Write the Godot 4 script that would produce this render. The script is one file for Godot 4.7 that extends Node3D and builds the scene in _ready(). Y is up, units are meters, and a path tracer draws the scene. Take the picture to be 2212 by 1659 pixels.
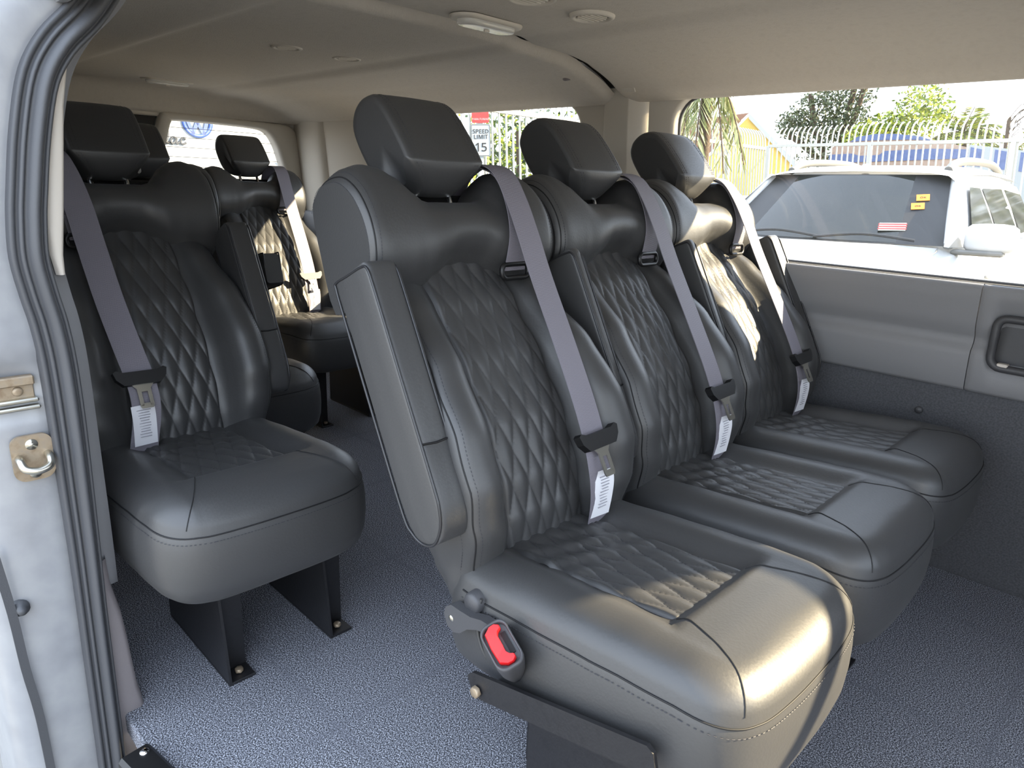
extends Node3D
# A passenger van seen through its open side door. x runs to the front of the van, y up, z towards the open door.

const SUN_FROM := Vector3(1.15, 0.79, -1.0)
var M := {}
var used := {}


func _ready() -> void:
	# camera
	var cam := Camera3D.new()
	cam.name = "camera"
	cam.transform = Transform3D(Basis(Vector3(0.703855, 0.038521, -0.709299), Vector3(-0.223921, 0.959651, -0.170085), Vector3(0.674127, 0.278542, 0.684081)), Vector3(0.70694, 0.91376, 0.72597))
	cam.fov = 57.95
	cam.near = 0.02
	cam.far = 300.0
	add_child(cam)
	cam.current = true
	# sky, sun, exposure
	var sky_m := ProceduralSkyMaterial.new()
	sky_m.sky_top_color = Color(0.71, 0.76, 0.83)
	sky_m.sky_horizon_color = Color(0.87, 0.90, 0.92)
	sky_m.sky_curve = 0.16
	sky_m.ground_bottom_color = Color(0.42, 0.40, 0.37)
	sky_m.ground_horizon_color = Color(0.62, 0.60, 0.56)
	sky_m.sun_angle_max = 25.0
	sky_m.sun_curve = 0.08
	sky_m.energy_multiplier = 1.0
	var sky := Sky.new()
	sky.sky_material = sky_m
	var env := Environment.new()
	env.background_mode = Environment.BG_SKY
	env.sky = sky
	env.background_energy_multiplier = 1.3
	env.tonemap_mode = Environment.TONE_MAPPER_LINEAR
	env.tonemap_exposure = 5.6
	env.sdfgi_enabled = true
	env.ssao_enabled = true
	env.ssil_enabled = true
	var we := WorldEnvironment.new()
	we.name = "world_environment"
	we.environment = env
	add_child(we)
	var sun := DirectionalLight3D.new()
	sun.name = "sun"
	sun.light_color = Color(1.0, 0.92, 0.76)
	sun.light_energy = 1.5
	sun.light_angular_distance = 0.55
	sun.shadow_enabled = true
	add_child(sun)
	sun.look_at_from_position(SUN_FROM * 10.0, Vector3.ZERO, Vector3.UP)
	materials()
	shell()
	jamb()
	ceiling_fittings()
	seats()
	outdoors()


# ---------------------------------------------------------------- helpers

class MB:
	var st := SurfaceTool.new()
	func _init() -> void:
		st.begin(Mesh.PRIMITIVE_TRIANGLES)
	func tri(a: Vector3, b: Vector3, c: Vector3, g := 0) -> void:
		st.set_smooth_group(g)
		st.add_vertex(a)
		st.add_vertex(b)
		st.add_vertex(c)
	func quad(a: Vector3, b: Vector3, c: Vector3, d: Vector3, g := 0) -> void:
		st.set_smooth_group(g)
		st.add_vertex(a)
		st.add_vertex(b)
		st.add_vertex(c)
		st.add_vertex(a)
		st.add_vertex(c)
		st.add_vertex(d)
	# rows of points, each row as long as the others
	func rows(r: Array, closed := false, cap := false, g := 0) -> MB:
		var n: int = r[0].size()
		for i in r.size() - 1:
			var a: PackedVector3Array = r[i]
			var b: PackedVector3Array = r[i + 1]
			for j in (n if closed else n - 1):
				var k := (j + 1) % n
				quad(a[j], a[k], b[k], b[j], g)
		if cap:
			fan(r[0], g + 1)
			fan(r[r.size() - 1], g + 2)
		return self
	func fan(p: PackedVector3Array, g := 1) -> void:
		var c := Vector3.ZERO
		for q in p:
			c += q
		c /= p.size()
		for j in p.size():
			tri(c, p[j], p[(j + 1) % p.size()], g)
	# box with cut edges; b turns it, c is its middle
	func box(c: Vector3, s: Vector3, r := 0.0, b := Basis.IDENTITY) -> MB:
		var h := s * 0.5
		r = minf(r, minf(h.x, minf(h.y, h.z)) * 0.95)
		var fl := 4294967295
		if r <= 0.0:
			var p := []
			for k in 8:
				p.append(c + b * Vector3(h.x * (1 if k & 1 else -1), h.y * (1 if k & 2 else -1), h.z * (1 if k & 4 else -1)))
			for f in [[0, 1, 3, 2], [5, 4, 6, 7], [4, 0, 2, 6], [1, 5, 7, 3], [2, 3, 7, 6], [4, 5, 1, 0]]:
				quad(p[f[0]], p[f[1]], p[f[2]], p[f[3]], fl)
			return self
		var vs := {}
		for k in 8:
			var sg := Vector3(1 if k & 1 else -1, 1 if k & 2 else -1, 1 if k & 4 else -1)
			for ax in 3:
				var q := sg * (h - Vector3(r, r, r))
				q[ax] = sg[ax] * h[ax]
				vs[k * 3 + ax] = c + b * q
		for ax in 3:
			var a1 := (ax + 1) % 3
			var a2 := (ax + 2) % 3
			for s1 in 2:
				var base := s1 << ax
				var q := [base, base | (1 << a1), base | (1 << a1) | (1 << a2), base | (1 << a2)]
				quad(vs[q[0] * 3 + ax], vs[q[1] * 3 + ax], vs[q[2] * 3 + ax], vs[q[3] * 3 + ax], fl)
			for s1 in 2:
				for s2 in 2:
					var k0 := (s1 << a1) | (s2 << a2)
					var k1 := k0 | (1 << ax)
					quad(vs[k0 * 3 + a1], vs[k1 * 3 + a1], vs[k1 * 3 + a2], vs[k0 * 3 + a2], fl)
		for k in 8:
			tri(vs[k * 3], vs[k * 3 + 1], vs[k * 3 + 2], fl)
		return self
	func tube(pts: PackedVector3Array, rad: float, sides := 8, closed := false, flat := 1.0) -> MB:
		var rr := []
		var n := pts.size()
		var up := Vector3.ZERO
		for i in n:
			var t: Vector3
			if closed:
				t = pts[(i + 1) % n] - pts[(i + n - 1) % n]
			else:
				t = pts[mini(i + 1, n - 1)] - pts[maxi(i - 1, 0)]
			t = t.normalized()
			if up == Vector3.ZERO:
				up = Vector3.UP if absf(t.y) < 0.9 else Vector3.RIGHT
			up = (up - t * up.dot(t)).normalized()
			var w := t.cross(up)
			var ring := PackedVector3Array()
			for k in sides:
				var a := TAU * k / sides
				ring.append(pts[i] + (up * cos(a) * flat + w * sin(a)) * rad)
			rr.append(ring)
		if closed:
			rr.append(rr[0])
		rows(rr, true, not closed)
		return self
	# turned shape: profile of (radius, height) about axis ax at c
	func lathe(c: Vector3, prof: Array, n := 24, b := Basis.IDENTITY) -> MB:
		var rr := []
		for p: Vector2 in prof:
			var ring := PackedVector3Array()
			for k in n:
				var a := TAU * k / n
				ring.append(c + b * Vector3(cos(a) * p.x, p.y, sin(a) * p.x))
			rr.append(ring)
		rows(rr, true)
		return self
	# flat outline pushed along n by depth; o + x*a + y*b
	func prism(poly: PackedVector2Array, o: Vector3, a: Vector3, b: Vector3, n: Vector3, depth: float) -> MB:
		var fl := 4294967295
		var t := Geometry2D.triangulate_polygon(poly)
		for i in range(0, t.size(), 3):
			var p: Array[Vector3] = []
			for k in 3:
				p.append(o + a * poly[t[i + k]].x + b * poly[t[i + k]].y)
			tri(p[0], p[1], p[2], fl)
			tri(p[0] + n * depth, p[2] + n * depth, p[1] + n * depth, fl)
		for i in poly.size():
			var j := (i + 1) % poly.size()
			var p := o + a * poly[i].x + b * poly[i].y
			var q := o + a * poly[j].x + b * poly[j].y
			quad(p, q, q + n * depth, p + n * depth, fl)
		return self
	# band of cloth or web: points, the direction across at each, width, thickness
	func ribbon(pts: PackedVector3Array, across: PackedVector3Array, width: float, thick: float) -> MB:
		var rr := []
		for i in pts.size():
			var t := (pts[mini(i + 1, pts.size() - 1)] - pts[maxi(i - 1, 0)]).normalized()
			var s := across[i].normalized()
			var n := t.cross(s).normalized() * thick * 0.5
			s *= width * 0.5
			rr.append(PackedVector3Array([pts[i] - s + n, pts[i] + s + n, pts[i] + s - n, pts[i] - s - n]))
		for i in rr.size() - 1:
			for j in 4:
				var k := (j + 1) % 4
				quad(rr[i][j], rr[i][k], rr[i + 1][k], rr[i + 1][j], j)
		fan(rr[0], 6)
		fan(rr[rr.size() - 1], 7)
		return self
	func mesh() -> ArrayMesh:
		st.generate_normals()
		st.index()
		return st.commit()


func numbered(called: String) -> String:
	used[called] = used.get(called, -1) + 1
	return called if used[called] == 0 else "%s_%03d" % [called, used[called]]


func obj(called: String, m: Mesh, mat: Material, parent: Node3D = null) -> MeshInstance3D:
	var o := MeshInstance3D.new()
	o.mesh = m
	o.material_override = mat
	if parent == null:
		o.name = numbered(called)
		add_child(o)
	else:
		o.name = called
		parent.add_child(o, true)
	return o


func thing(called: String, label: String, category: String, at := Vector3.ZERO, group := "") -> Node3D:
	var o := Node3D.new()
	o.name = numbered(called)
	add_child(o)
	o.position = at
	tag(o, label, category, group)
	return o


func tag(o: Node3D, label: String, category: String, group := "") -> void:
	o.set_meta("label", label)
	o.set_meta("category", category)
	if group:
		o.set_meta("group", group)


func part(called: String, parent: Node3D) -> Node3D:
	var o := Node3D.new()
	o.name = called
	parent.add_child(o, true)
	return o


func struct(called: String, m: Mesh, mat: Material, label: String) -> MeshInstance3D:
	var o := obj(called, m, mat)
	o.set_meta("kind", "structure")
	o.set_meta("label", label)
	o.set_meta("category", "van body")
	return o


func pv(a: Array) -> PackedVector3Array:
	return PackedVector3Array(a)


# smooth curve through the points, n steps for each stretch
func smooth(p: PackedVector3Array, n: int, closed := false) -> PackedVector3Array:
	var out := PackedVector3Array()
	var m := p.size()
	for i in (m if closed else m - 1):
		var a := p[(i - 1 + m) % m] if closed else p[maxi(i - 1, 0)]
		var b := p[i]
		var c := p[(i + 1) % m]
		var d := p[(i + 2) % m] if closed else p[mini(i + 2, m - 1)]
		for k in n:
			out.append(b.cubic_interpolate(c, a, d, float(k) / n))
	if not closed:
		out.append(p[m - 1])
	return out


# value at x in a table of [x, y] pairs
func tab(t: Array, x: float) -> float:
	if x <= t[0][0]:
		return t[0][1]
	for i in t.size() - 1:
		if x <= t[i + 1][0]:
			var k: float = (x - t[i][0]) / (t[i + 1][0] - t[i][0])
			k = k * k * (3.0 - 2.0 * k) * 0.5 + k * 0.5
			return lerpf(t[i][1], t[i + 1][1], k)
	return t[t.size() - 1][1]


# outline of a rectangle with round corners (radii: tl, tr, br, bl seen with y up), n points a corner, edge points e
func round_rect(x0: float, x1: float, y0: float, y1: float, r: Array, n := 6, e := 4) -> PackedVector2Array:
	var out := PackedVector2Array()
	var c := [Vector2(x0 + r[0], y1 - r[0]), Vector2(x1 - r[1], y1 - r[1]), Vector2(x1 - r[2], y0 + r[2]), Vector2(x0 + r[3], y0 + r[3])]
	var a0 := [PI, PI * 0.5, 0.0, -PI * 0.5]
	for k in 4:
		for i in n + 1:
			var a: float = a0[k] - PI * 0.5 * i / n
			out.append(c[k] + Vector2(cos(a), sin(a)) * r[k])
		var last := out[out.size() - 1]
		var k2 := (k + 1) % 4
		var nxt: Vector2 = c[k2] + Vector2(cos(a0[k2]), sin(a0[k2])) * r[k2]
		for i in range(1, e):
			out.append(last.lerp(nxt, float(i) / e))
	return out


func rng(s: int) -> RandomNumberGenerator:
	var r := RandomNumberGenerator.new()
	r.seed = s
	return r


# ---------------------------------------------------------------- materials

func noise_tex(freq: float, bump: float, kind := FastNoiseLite.TYPE_SIMPLEX_SMOOTH, size := 512, oct := 3, seed_ := 1) -> NoiseTexture2D:
	var f := FastNoiseLite.new()
	f.seed = seed_
	f.noise_type = kind
	f.frequency = freq
	f.fractal_octaves = oct
	var t := NoiseTexture2D.new()
	t.width = size
	t.height = size
	t.seamless = true
	t.noise = f
	if bump > 0.0:
		t.as_normal_map = true
		t.bump_strength = bump
	return t


func ramp_tex(freq: float, cols: Array, kind := FastNoiseLite.TYPE_SIMPLEX_SMOOTH, size := 512, oct := 4, seed_ := 2, spread := 0.5) -> NoiseTexture2D:
	var t := noise_tex(freq, 0.0, kind, size, oct, seed_)
	var g := Gradient.new()
	var off := PackedFloat32Array()
	var cc := PackedColorArray()
	for k in cols.size():
		off.append(lerpf(0.5 - spread, 0.5 + spread, float(k) / (cols.size() - 1)))
		cc.append(cols[k])
	g.offsets = off
	g.colors = cc
	t.color_ramp = g
	return t


func mat(c: Color, rough := 0.5, metal := 0.0) -> StandardMaterial3D:
	var m := StandardMaterial3D.new()
	m.albedo_color = c
	m.roughness = rough
	m.metallic = metal
	return m


func tri(m: StandardMaterial3D, scale: float, normal: Texture2D = null, strength := 1.0, color: Texture2D = null) -> StandardMaterial3D:
	m.uv1_triplanar = true
	m.uv1_scale = Vector3.ONE * scale
	if normal:
		m.normal_enabled = true
		m.normal_texture = normal
		m.normal_scale = strength
	if color:
		m.albedo_texture = color
	return m


func materials() -> void:
	var grain := noise_tex(0.06, 4.0, FastNoiseLite.TYPE_CELLULAR, 512, 2, 5)
	var fine := noise_tex(0.12, 3.0, FastNoiseLite.TYPE_SIMPLEX_SMOOTH, 512, 3, 9)
	M.leather = tri(mat(Color(0.215, 0.215, 0.218), 0.47), 7.0, grain, 0.12)
	M.leather.metallic_specular = 0.6
	M.leather.rim_enabled = true
	M.leather.rim = 0.08
	M.leather.rim_tint = 0.3
	M.stitch = mat(Color(0.20, 0.20, 0.22), 0.6)
	M.seam = mat(Color(0.05, 0.05, 0.06), 0.6)
	M.piping = mat(Color(0.16, 0.16, 0.17), 0.35)
	M.black = mat(Color(0.07, 0.07, 0.075), 0.42)
	M.soft_black = mat(Color(0.06, 0.06, 0.065), 0.7)
	M.plastic_gray = tri(mat(Color(0.26, 0.26, 0.27), 0.5), 9.0, fine, 0.25)
	M.steel = mat(Color(0.75, 0.74, 0.70), 0.3, 1.0)
	M.chrome = mat(Color(0.9, 0.9, 0.9), 0.12, 1.0)
	M.rust_steel = tri(mat(Color(1, 1, 1), 0.42, 0.45), 5.0, null, 1.0, ramp_tex(0.02, [Color(0.50, 0.43, 0.35), Color(0.60, 0.54, 0.46), Color(0.56, 0.52, 0.47)]))
	M.frame_black = tri(mat(Color(1, 1, 1), 0.42, 0.0), 3.0, fine, 0.08, ramp_tex(0.03, [Color(0.09, 0.09, 0.10), Color(0.12, 0.12, 0.13), Color(0.10, 0.10, 0.11)]))
	M.red = mat(Color(0.85, 0.10, 0.12), 0.35)
	var weave := Image.create(64, 64, false, Image.FORMAT_RGB8)
	for y in 64:
		for x in 64:
			var k := 0.5 + 0.5 * sin(TAU * x / 16.0) * sin(TAU * (y + (x / 16) * 4) / 8.0)
			weave.set_pixel(x, y, Color(k, k, k))
	var wn: Image = weave.duplicate()
	wn.bump_map_to_normal_map(2.0)
	M.belt = tri(mat(Color(0.465, 0.45, 0.485), 0.62), 30.0, ImageTexture.create_from_image(wn), 0.35)
	M.carpet = tri(mat(Color(1, 1, 1), 0.97), 2.5, noise_tex(0.12, 8.0, FastNoiseLite.TYPE_SIMPLEX_SMOOTH, 512, 4, 13), 0.2,
		ramp_tex(0.11, [Color(0.16, 0.165, 0.185), Color(0.28, 0.285, 0.315), Color(0.40, 0.41, 0.445), Color(0.51, 0.52, 0.56), Color(0.72, 0.73, 0.765)], FastNoiseLite.TYPE_SIMPLEX, 1024, 4, 21, 0.26))
	M.wall_carpet = tri(mat(Color(1, 1, 1), 0.95), 4.0, noise_tex(0.09, 6.0, FastNoiseLite.TYPE_SIMPLEX_SMOOTH, 512, 4, 14), 0.5,
		ramp_tex(0.08, [Color(0.25, 0.255, 0.27), Color(0.31, 0.315, 0.33), Color(0.36, 0.365, 0.38)], FastNoiseLite.TYPE_SIMPLEX_SMOOTH, 512, 4, 22))
	M.headliner = tri(mat(Color(1, 1, 1), 0.92), 3.0, fine, 0.25, ramp_tex(0.02, [Color(0.735, 0.71, 0.67), Color(0.765, 0.74, 0.70), Color(0.745, 0.72, 0.68)]))
	M.beige = tri(mat(Color(0.77, 0.745, 0.70), 0.6), 6.0, fine, 0.15)
	M.cream = mat(Color(0.80, 0.77, 0.73), 0.55)
	M.trim_gray = tri(mat(Color(0.50, 0.50, 0.51), 0.62), 8.0, fine, 0.25)
	M.trim_brown = tri(mat(Color(0.50, 0.475, 0.48), 0.6), 8.0, fine, 0.25)
	M.vent_dark = mat(Color(0.22, 0.20, 0.18), 0.7)
	M.rubber = tri(mat(Color(0.26, 0.265, 0.28), 0.5), 6.0, fine, 0.15)
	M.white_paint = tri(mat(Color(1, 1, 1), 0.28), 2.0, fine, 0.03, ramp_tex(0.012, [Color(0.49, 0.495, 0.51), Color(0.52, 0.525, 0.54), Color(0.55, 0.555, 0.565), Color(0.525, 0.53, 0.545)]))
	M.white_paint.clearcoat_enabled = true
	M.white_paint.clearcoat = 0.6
	M.label = mat(Color(0.88, 0.88, 0.90), 0.8)
	M.ink = mat(Color(0.60, 0.60, 0.63), 0.8)
	var g := mat(Color(0.93, 0.97, 0.95, 0.05), 0.02)
	g.transparency = BaseMaterial3D.TRANSPARENCY_ALPHA
	M.glass = g
	var lens := mat(Color(0.92, 0.92, 0.90, 0.45), 0.15)
	lens.transparency = BaseMaterial3D.TRANSPARENCY_ALPHA
	M.lens = lens
	M.dark_glass = mat(Color(0.05, 0.06, 0.075), 0.08)


# ---------------------------------------------------------------- the van

const X_REAR := -2.7
const X_FRONT := 2.15


func zfar(y: float) -> float:
	return -1.10 - clampf(1.155 - y, 0.0, 0.5) * 0.09


func shell() -> void:
	# floor
	var fl := MB.new().box(Vector3(-0.3, -0.02, -0.372), Vector3(4.86, 0.04, 1.696), 0.004)
	struct("floor", fl.mesh(), M.carpet, "blue grey flecked carpet floor of the van")
	var step := MB.new().box(Vector3(0.75, -0.075, 0.485), Vector3(2.3, 0.05, 0.06), 0.008)
	var stp := struct("trim_1", step.mesh(), M.black, "black door sill strip along the carpet edge")
	# lower far wall, carpet covered
	var lw := []
	for p in [[-1.20, -0.02], [-1.198, 0.02], [-1.19, 0.15], [-1.172, 0.30], [-1.158, 0.42], [-1.150, 0.492], [-1.21, 0.50], [-1.25, -0.02]]:
		lw.append(p)
	var r0 := PackedVector3Array()
	var r1 := PackedVector3Array()
	for p in lw:
		r0.append(Vector3(X_REAR, p[1], p[0]))
		r1.append(Vector3(X_FRONT, p[1], p[0]))
	struct("wall_right", MB.new().rows([r0, r1], true, true).mesh(), M.wall_carpet, "grey carpet lined lower wall below the window trim")
	var snap := thing("trim_clip", "small grey push clip on the carpet lined wall beside the window seat", "clip", Vector3(0.272, 0.412, -1.156))
	obj("head", MB.new().lathe(Vector3.ZERO, [Vector2(0.0, 0.006), Vector2(0.006, 0.0055), Vector2(0.009, 0.003), Vector2(0.0095, -0.003)], 16, Basis(Vector3.RIGHT, PI / 2)).mesh(), M.plastic_gray, snap)
	# gray trim panels under the front window, split at x 0.357
	var prof := [[-1.160, 0.733], [-1.112, 0.738], [-1.103, 0.735], [-1.099, 0.726], [-1.104, 0.70], [-1.112, 0.655], [-1.120, 0.632], [-1.132, 0.618], [-1.135, 0.606], [-1.130, 0.594], [-1.122, 0.585], [-1.121, 0.57], [-1.128, 0.53], [-1.137, 0.494], [-1.143, 0.486], [-1.17, 0.486]]
	var spans := [[X_REAR, 0.3562], [0.3578, 0.58], [0.582, X_FRONT]]
	for k in spans.size():
		var rows := []
		var n := 30
		for i in n + 1:
			var x: float = lerpf(spans[k][0], spans[k][1], float(i) / n)
			var row := PackedVector3Array()
			for p in prof:
				var z: float = p[0]
				if k == 1:   # the pull pocket is pressed into the second panel
					var inx := smoothstep(0.385, 0.405, x) * (1.0 - smoothstep(0.52, 0.54, x))
					var iny := smoothstep(0.545, 0.57, p[1]) * (1.0 - smoothstep(0.655, 0.68, p[1]))
					z -= 0.035 * inx * iny
				row.append(Vector3(x, p[1], z))
			var e := 0.004 if i == 0 or i == n else 0.0
			for j in row.size():
				row[j].z -= e
			rows.append(row)
		struct("trim_%d" % (k + 2), MB.new().rows(rows).mesh(), M.trim_gray, ["long grey side trim panel under the window beside the seats", "grey trim panel with the pull pocket, next to the panel joint", "grey trim panel further forward under the window"][k])
	# rim of the pull pocket
	var rim := PackedVector3Array()
	for p in round_rect(0.398, 0.53, 0.556, 0.668, [0.02, 0.02, 0.025, 0.025], 5, 4):
		rim.append(Vector3(p.x, p.y, -1.117 + (0.003 if p.y > 0.6 else -0.002)))
	var pk := thing("pull_pocket", "dark grey recessed door pull pocket in the side trim", "door pull", Vector3.ZERO)
	obj("rim", MB.new().tube(rim, 0.009, 10, true).mesh(), M.plastic_gray, pk)
	var back := MB.new().box(Vector3(0.464, 0.612, -1.155), Vector3(0.13, 0.11, 0.01), 0.003)
	obj("back_plate", back.mesh(), M.plastic_gray, pk)
	obj("latch_lip", MB.new().box(Vector3(0.424, 0.563, -1.122), Vector3(0.022, 0.009, 0.02), 0.002).mesh(), M.cream, pk)
	# window frames in the far wall: a hole with round corners, its reveal running out to the glass
	window_cell(1, -0.58, 0.56, -0.505, 0.47, [0.075, 0.05, 0.03, 0.03], M.beige, "clear side window beside the seats, facing the white car")
	window_cell(2, -2.45, -0.74, -2.02, -0.835, [0.075, 0.085, 0.05, 0.05], M.beige, "rear side window facing the fence and road signs")
	window_cell(3, 0.93, 2.1, 1.0, 1.98, [0.05, 0.03, 0.03, 0.03], M.beige, "front door window out of the picture")
	# pillars between the windows
	pillar("trim_5", [[-0.745, -1.118], [-0.735, -1.094], [-0.715, -1.086], [-0.645, -1.080], [-0.628, -1.084], [-0.60, -1.105], [-0.572, -1.135]], "beige pillar trim between the two side windows")
	pillar("trim_6", [[0.55, -1.13], [0.58, -1.09], [0.91, -1.09], [0.94, -1.13]], "beige front pillar trim beyond the side window")
	pillar("trim_7", [[-2.72, -1.10], [-2.6, -1.085], [-2.47, -1.09], [-2.43, -1.125]], "beige rear corner pillar trim")
	# outer skin over the windows and the roof
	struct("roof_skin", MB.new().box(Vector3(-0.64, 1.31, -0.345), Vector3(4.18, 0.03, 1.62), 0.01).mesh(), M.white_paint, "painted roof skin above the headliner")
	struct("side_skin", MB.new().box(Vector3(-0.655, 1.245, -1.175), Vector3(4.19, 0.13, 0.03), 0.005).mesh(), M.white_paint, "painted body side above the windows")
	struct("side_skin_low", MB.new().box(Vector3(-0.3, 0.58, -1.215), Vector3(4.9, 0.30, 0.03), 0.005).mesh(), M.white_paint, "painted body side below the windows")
	headliner()
	rear_door()
	# door side: wall behind the opening and the front door
	struct("wall_left", MB.new().box(Vector3(-1.62, 0.56, 0.50), Vector3(2.20, 1.2, 0.05), 0.01).mesh(), M.trim_gray, "inner side wall behind the door opening")
	var lf := MB.new().box(Vector3(1.5, 0.3, 0.52), Vector3(1.2, 0.8, 0.05), 0.01)
	lf.box(Vector3(1.0, 0.95, 0.48), Vector3(0.16, 0.6, 0.05), 0.01)
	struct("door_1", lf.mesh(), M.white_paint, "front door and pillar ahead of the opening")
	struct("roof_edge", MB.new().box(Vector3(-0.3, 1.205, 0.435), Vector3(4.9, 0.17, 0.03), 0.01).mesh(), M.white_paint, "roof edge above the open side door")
	# front: windscreen, cowl
	var cw := MB.new().box(Vector3(2.15, 0.33, -0.35), Vector3(0.06, 0.75, 1.7), 0.01)
	struct("wall_front", cw.mesh(), M.black, "dashboard bulkhead at the front of the van")
	struct("window_4", MB.new().rows([pv([Vector3(1.44, 1.24, -1.08), Vector3(1.44, 1.24, 0.40)]), pv([Vector3(2.14, 0.71, -1.12), Vector3(2.14, 0.71, 0.46)])]).mesh(), M.glass, "windscreen at the front of the van")


func window_cell(n: int, x0: float, x1: float, g0: float, g1: float, r: Array, m: Material, label: String) -> void:
	var hole := round_rect(g0, g1, 0.737, 1.170, r, 8, 10)
	var rim := round_rect(g0 + 0.012, g1 - 0.012, 0.735, 1.172, r, 8, 10)
	var outer := round_rect(x0, x1, 0.735, 1.195, [0.001, 0.001, 0.001, 0.001], 8, 10)
	var rows := []
	var a := PackedVector3Array()
	var b := PackedVector3Array()
	var c := PackedVector3Array()
	var d := PackedVector3Array()
	for i in hole.size():
		a.append(Vector3(outer[i].x, outer[i].y, zfar(outer[i].y) - 0.012))
		b.append(Vector3(hole[i].x, hole[i].y, zfar(hole[i].y) - 0.012))
		c.append(Vector3(rim[i].x, rim[i].y, zfar(rim[i].y) - 0.018))
		d.append(Vector3(rim[i].x, rim[i].y, zfar(rim[i].y) - 0.05))
	rows = [a, b, c, d]
	var w := struct("window_%d" % n, MB.new().rows(rows, true).mesh(), m, label)
	var seal := PackedVector3Array()
	for p in rim:
		seal.append(Vector3(p.x, p.y, zfar(p.y) - 0.044))
	obj("rubber_seal", MB.new().tube(seal, 0.006, 8, true).mesh(), M.rubber, w)
	var gl := PackedVector3Array()
	for p in rim:
		gl.append(Vector3(p.x, p.y, zfar(p.y) - 0.046))
	var gm := MB.new()
	gm.fan(gl, 0)
	obj("pane", gm.mesh(), M.glass, w)


func pillar(called: String, prof: Array, label: String) -> void:
	var rows := []
	for y in [0.70, 0.80, 0.95, 1.08, 1.20]:
		var row := PackedVector3Array()
		for p in prof:
			row.append(Vector3(p[0], y, p[1] - clampf(1.155 - y, 0.0, 0.5) * 0.09))
		rows.append(smooth(row, 4))
	struct(called, MB.new().rows(rows).mesh(), M.beige, label)


func headliner() -> void:
	# cross-section from the door side to the far side: z, y
	var prof := [[0.44, 1.130], [0.41, 1.152], [0.36, 1.180], [0.29, 1.212], [0.20, 1.238], [0.10, 1.252], [0.0, 1.254], [-0.03, 1.258], [-0.06, 1.263], [-0.2, 1.264], [-0.4, 1.264], [-0.58, 1.262], [-0.625, 1.262], [-0.655, 1.256], [-0.685, 1.251], [-0.75, 1.250], [-0.83, 1.245], [-0.90, 1.234], [-0.96, 1.218], [-1.01, 1.200], [-1.055, 1.178], [-1.085, 1.166], [-1.102, 1.159], [-1.125, 1.163]]
	var base := PackedVector3Array()
	for p in prof:
		base.append(Vector3(0, p[1], p[0]))
	base = smooth(base, 3)
	for part_no in 2:
		var xs: Array = [-2.60, -2.3, -1.8, -1.3, -0.95, -0.74, -0.72, -0.705, -0.695, -0.690] if part_no == 0 else [-0.672, -0.668, -0.658, -0.643, -0.625, -0.4, 0.0, 0.4, 0.8, 1.2, 1.43]
		var rows := []
		for x: float in xs:
			var lift := 0.0
			if part_no == 0:
				lift = 0.026 * pow(clampf((x + 0.725) / 0.035, 0.0, 1.0), 2.0) - 0.005
			else:
				lift = 0.024 * pow(clampf((-0.625 - x) / 0.047, 0.0, 1.0), 2.0)
			var row := PackedVector3Array()
			for p in base:
				var off := Vector3(0, lift, 0)
				if p.z < -0.9:
					off = Vector3(0, lift * 0.5, -lift)
				row.append(Vector3(x, p.y, p.z) + off)
			rows.append(row)
		if part_no == 0:   # roll down into the rear header
			var last: PackedVector3Array = rows[0]
			var extra := []
			for q in [[-2.64, -0.006], [-2.665, -0.024], [-2.68, -0.055], [-2.685, -0.095], [-2.69, -0.108], [-2.72, -0.112]]:
				var row := PackedVector3Array()
				for p in last:
					row.append(Vector3(q[0], maxf(p.y + q[1], minf(p.y, 1.15)), p.z))
				extra.append(row)
			for e in extra:
				rows.push_front(e)
		struct("ceiling" if part_no == 0 else "ceiling_front", MB.new().rows(rows).mesh(), M.headliner, "rear beige cloth headliner panel behind the roof joint" if part_no == 0 else "front beige cloth headliner panel ahead of the roof joint")
	var gap := PackedVector3Array()
	for p in base:
		gap.append(Vector3(-0.682, p.y + 0.027, p.z - (0.024 if p.z < -0.9 else 0.0)))
	var dirs := PackedVector3Array()
	for p in gap:
		dirs.append(Vector3.RIGHT)
	struct("trim_8", MB.new().ribbon(gap, dirs, 0.05, 0.003).mesh(), M.soft_black, "dark joint strip between the two headliner panels")


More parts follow.
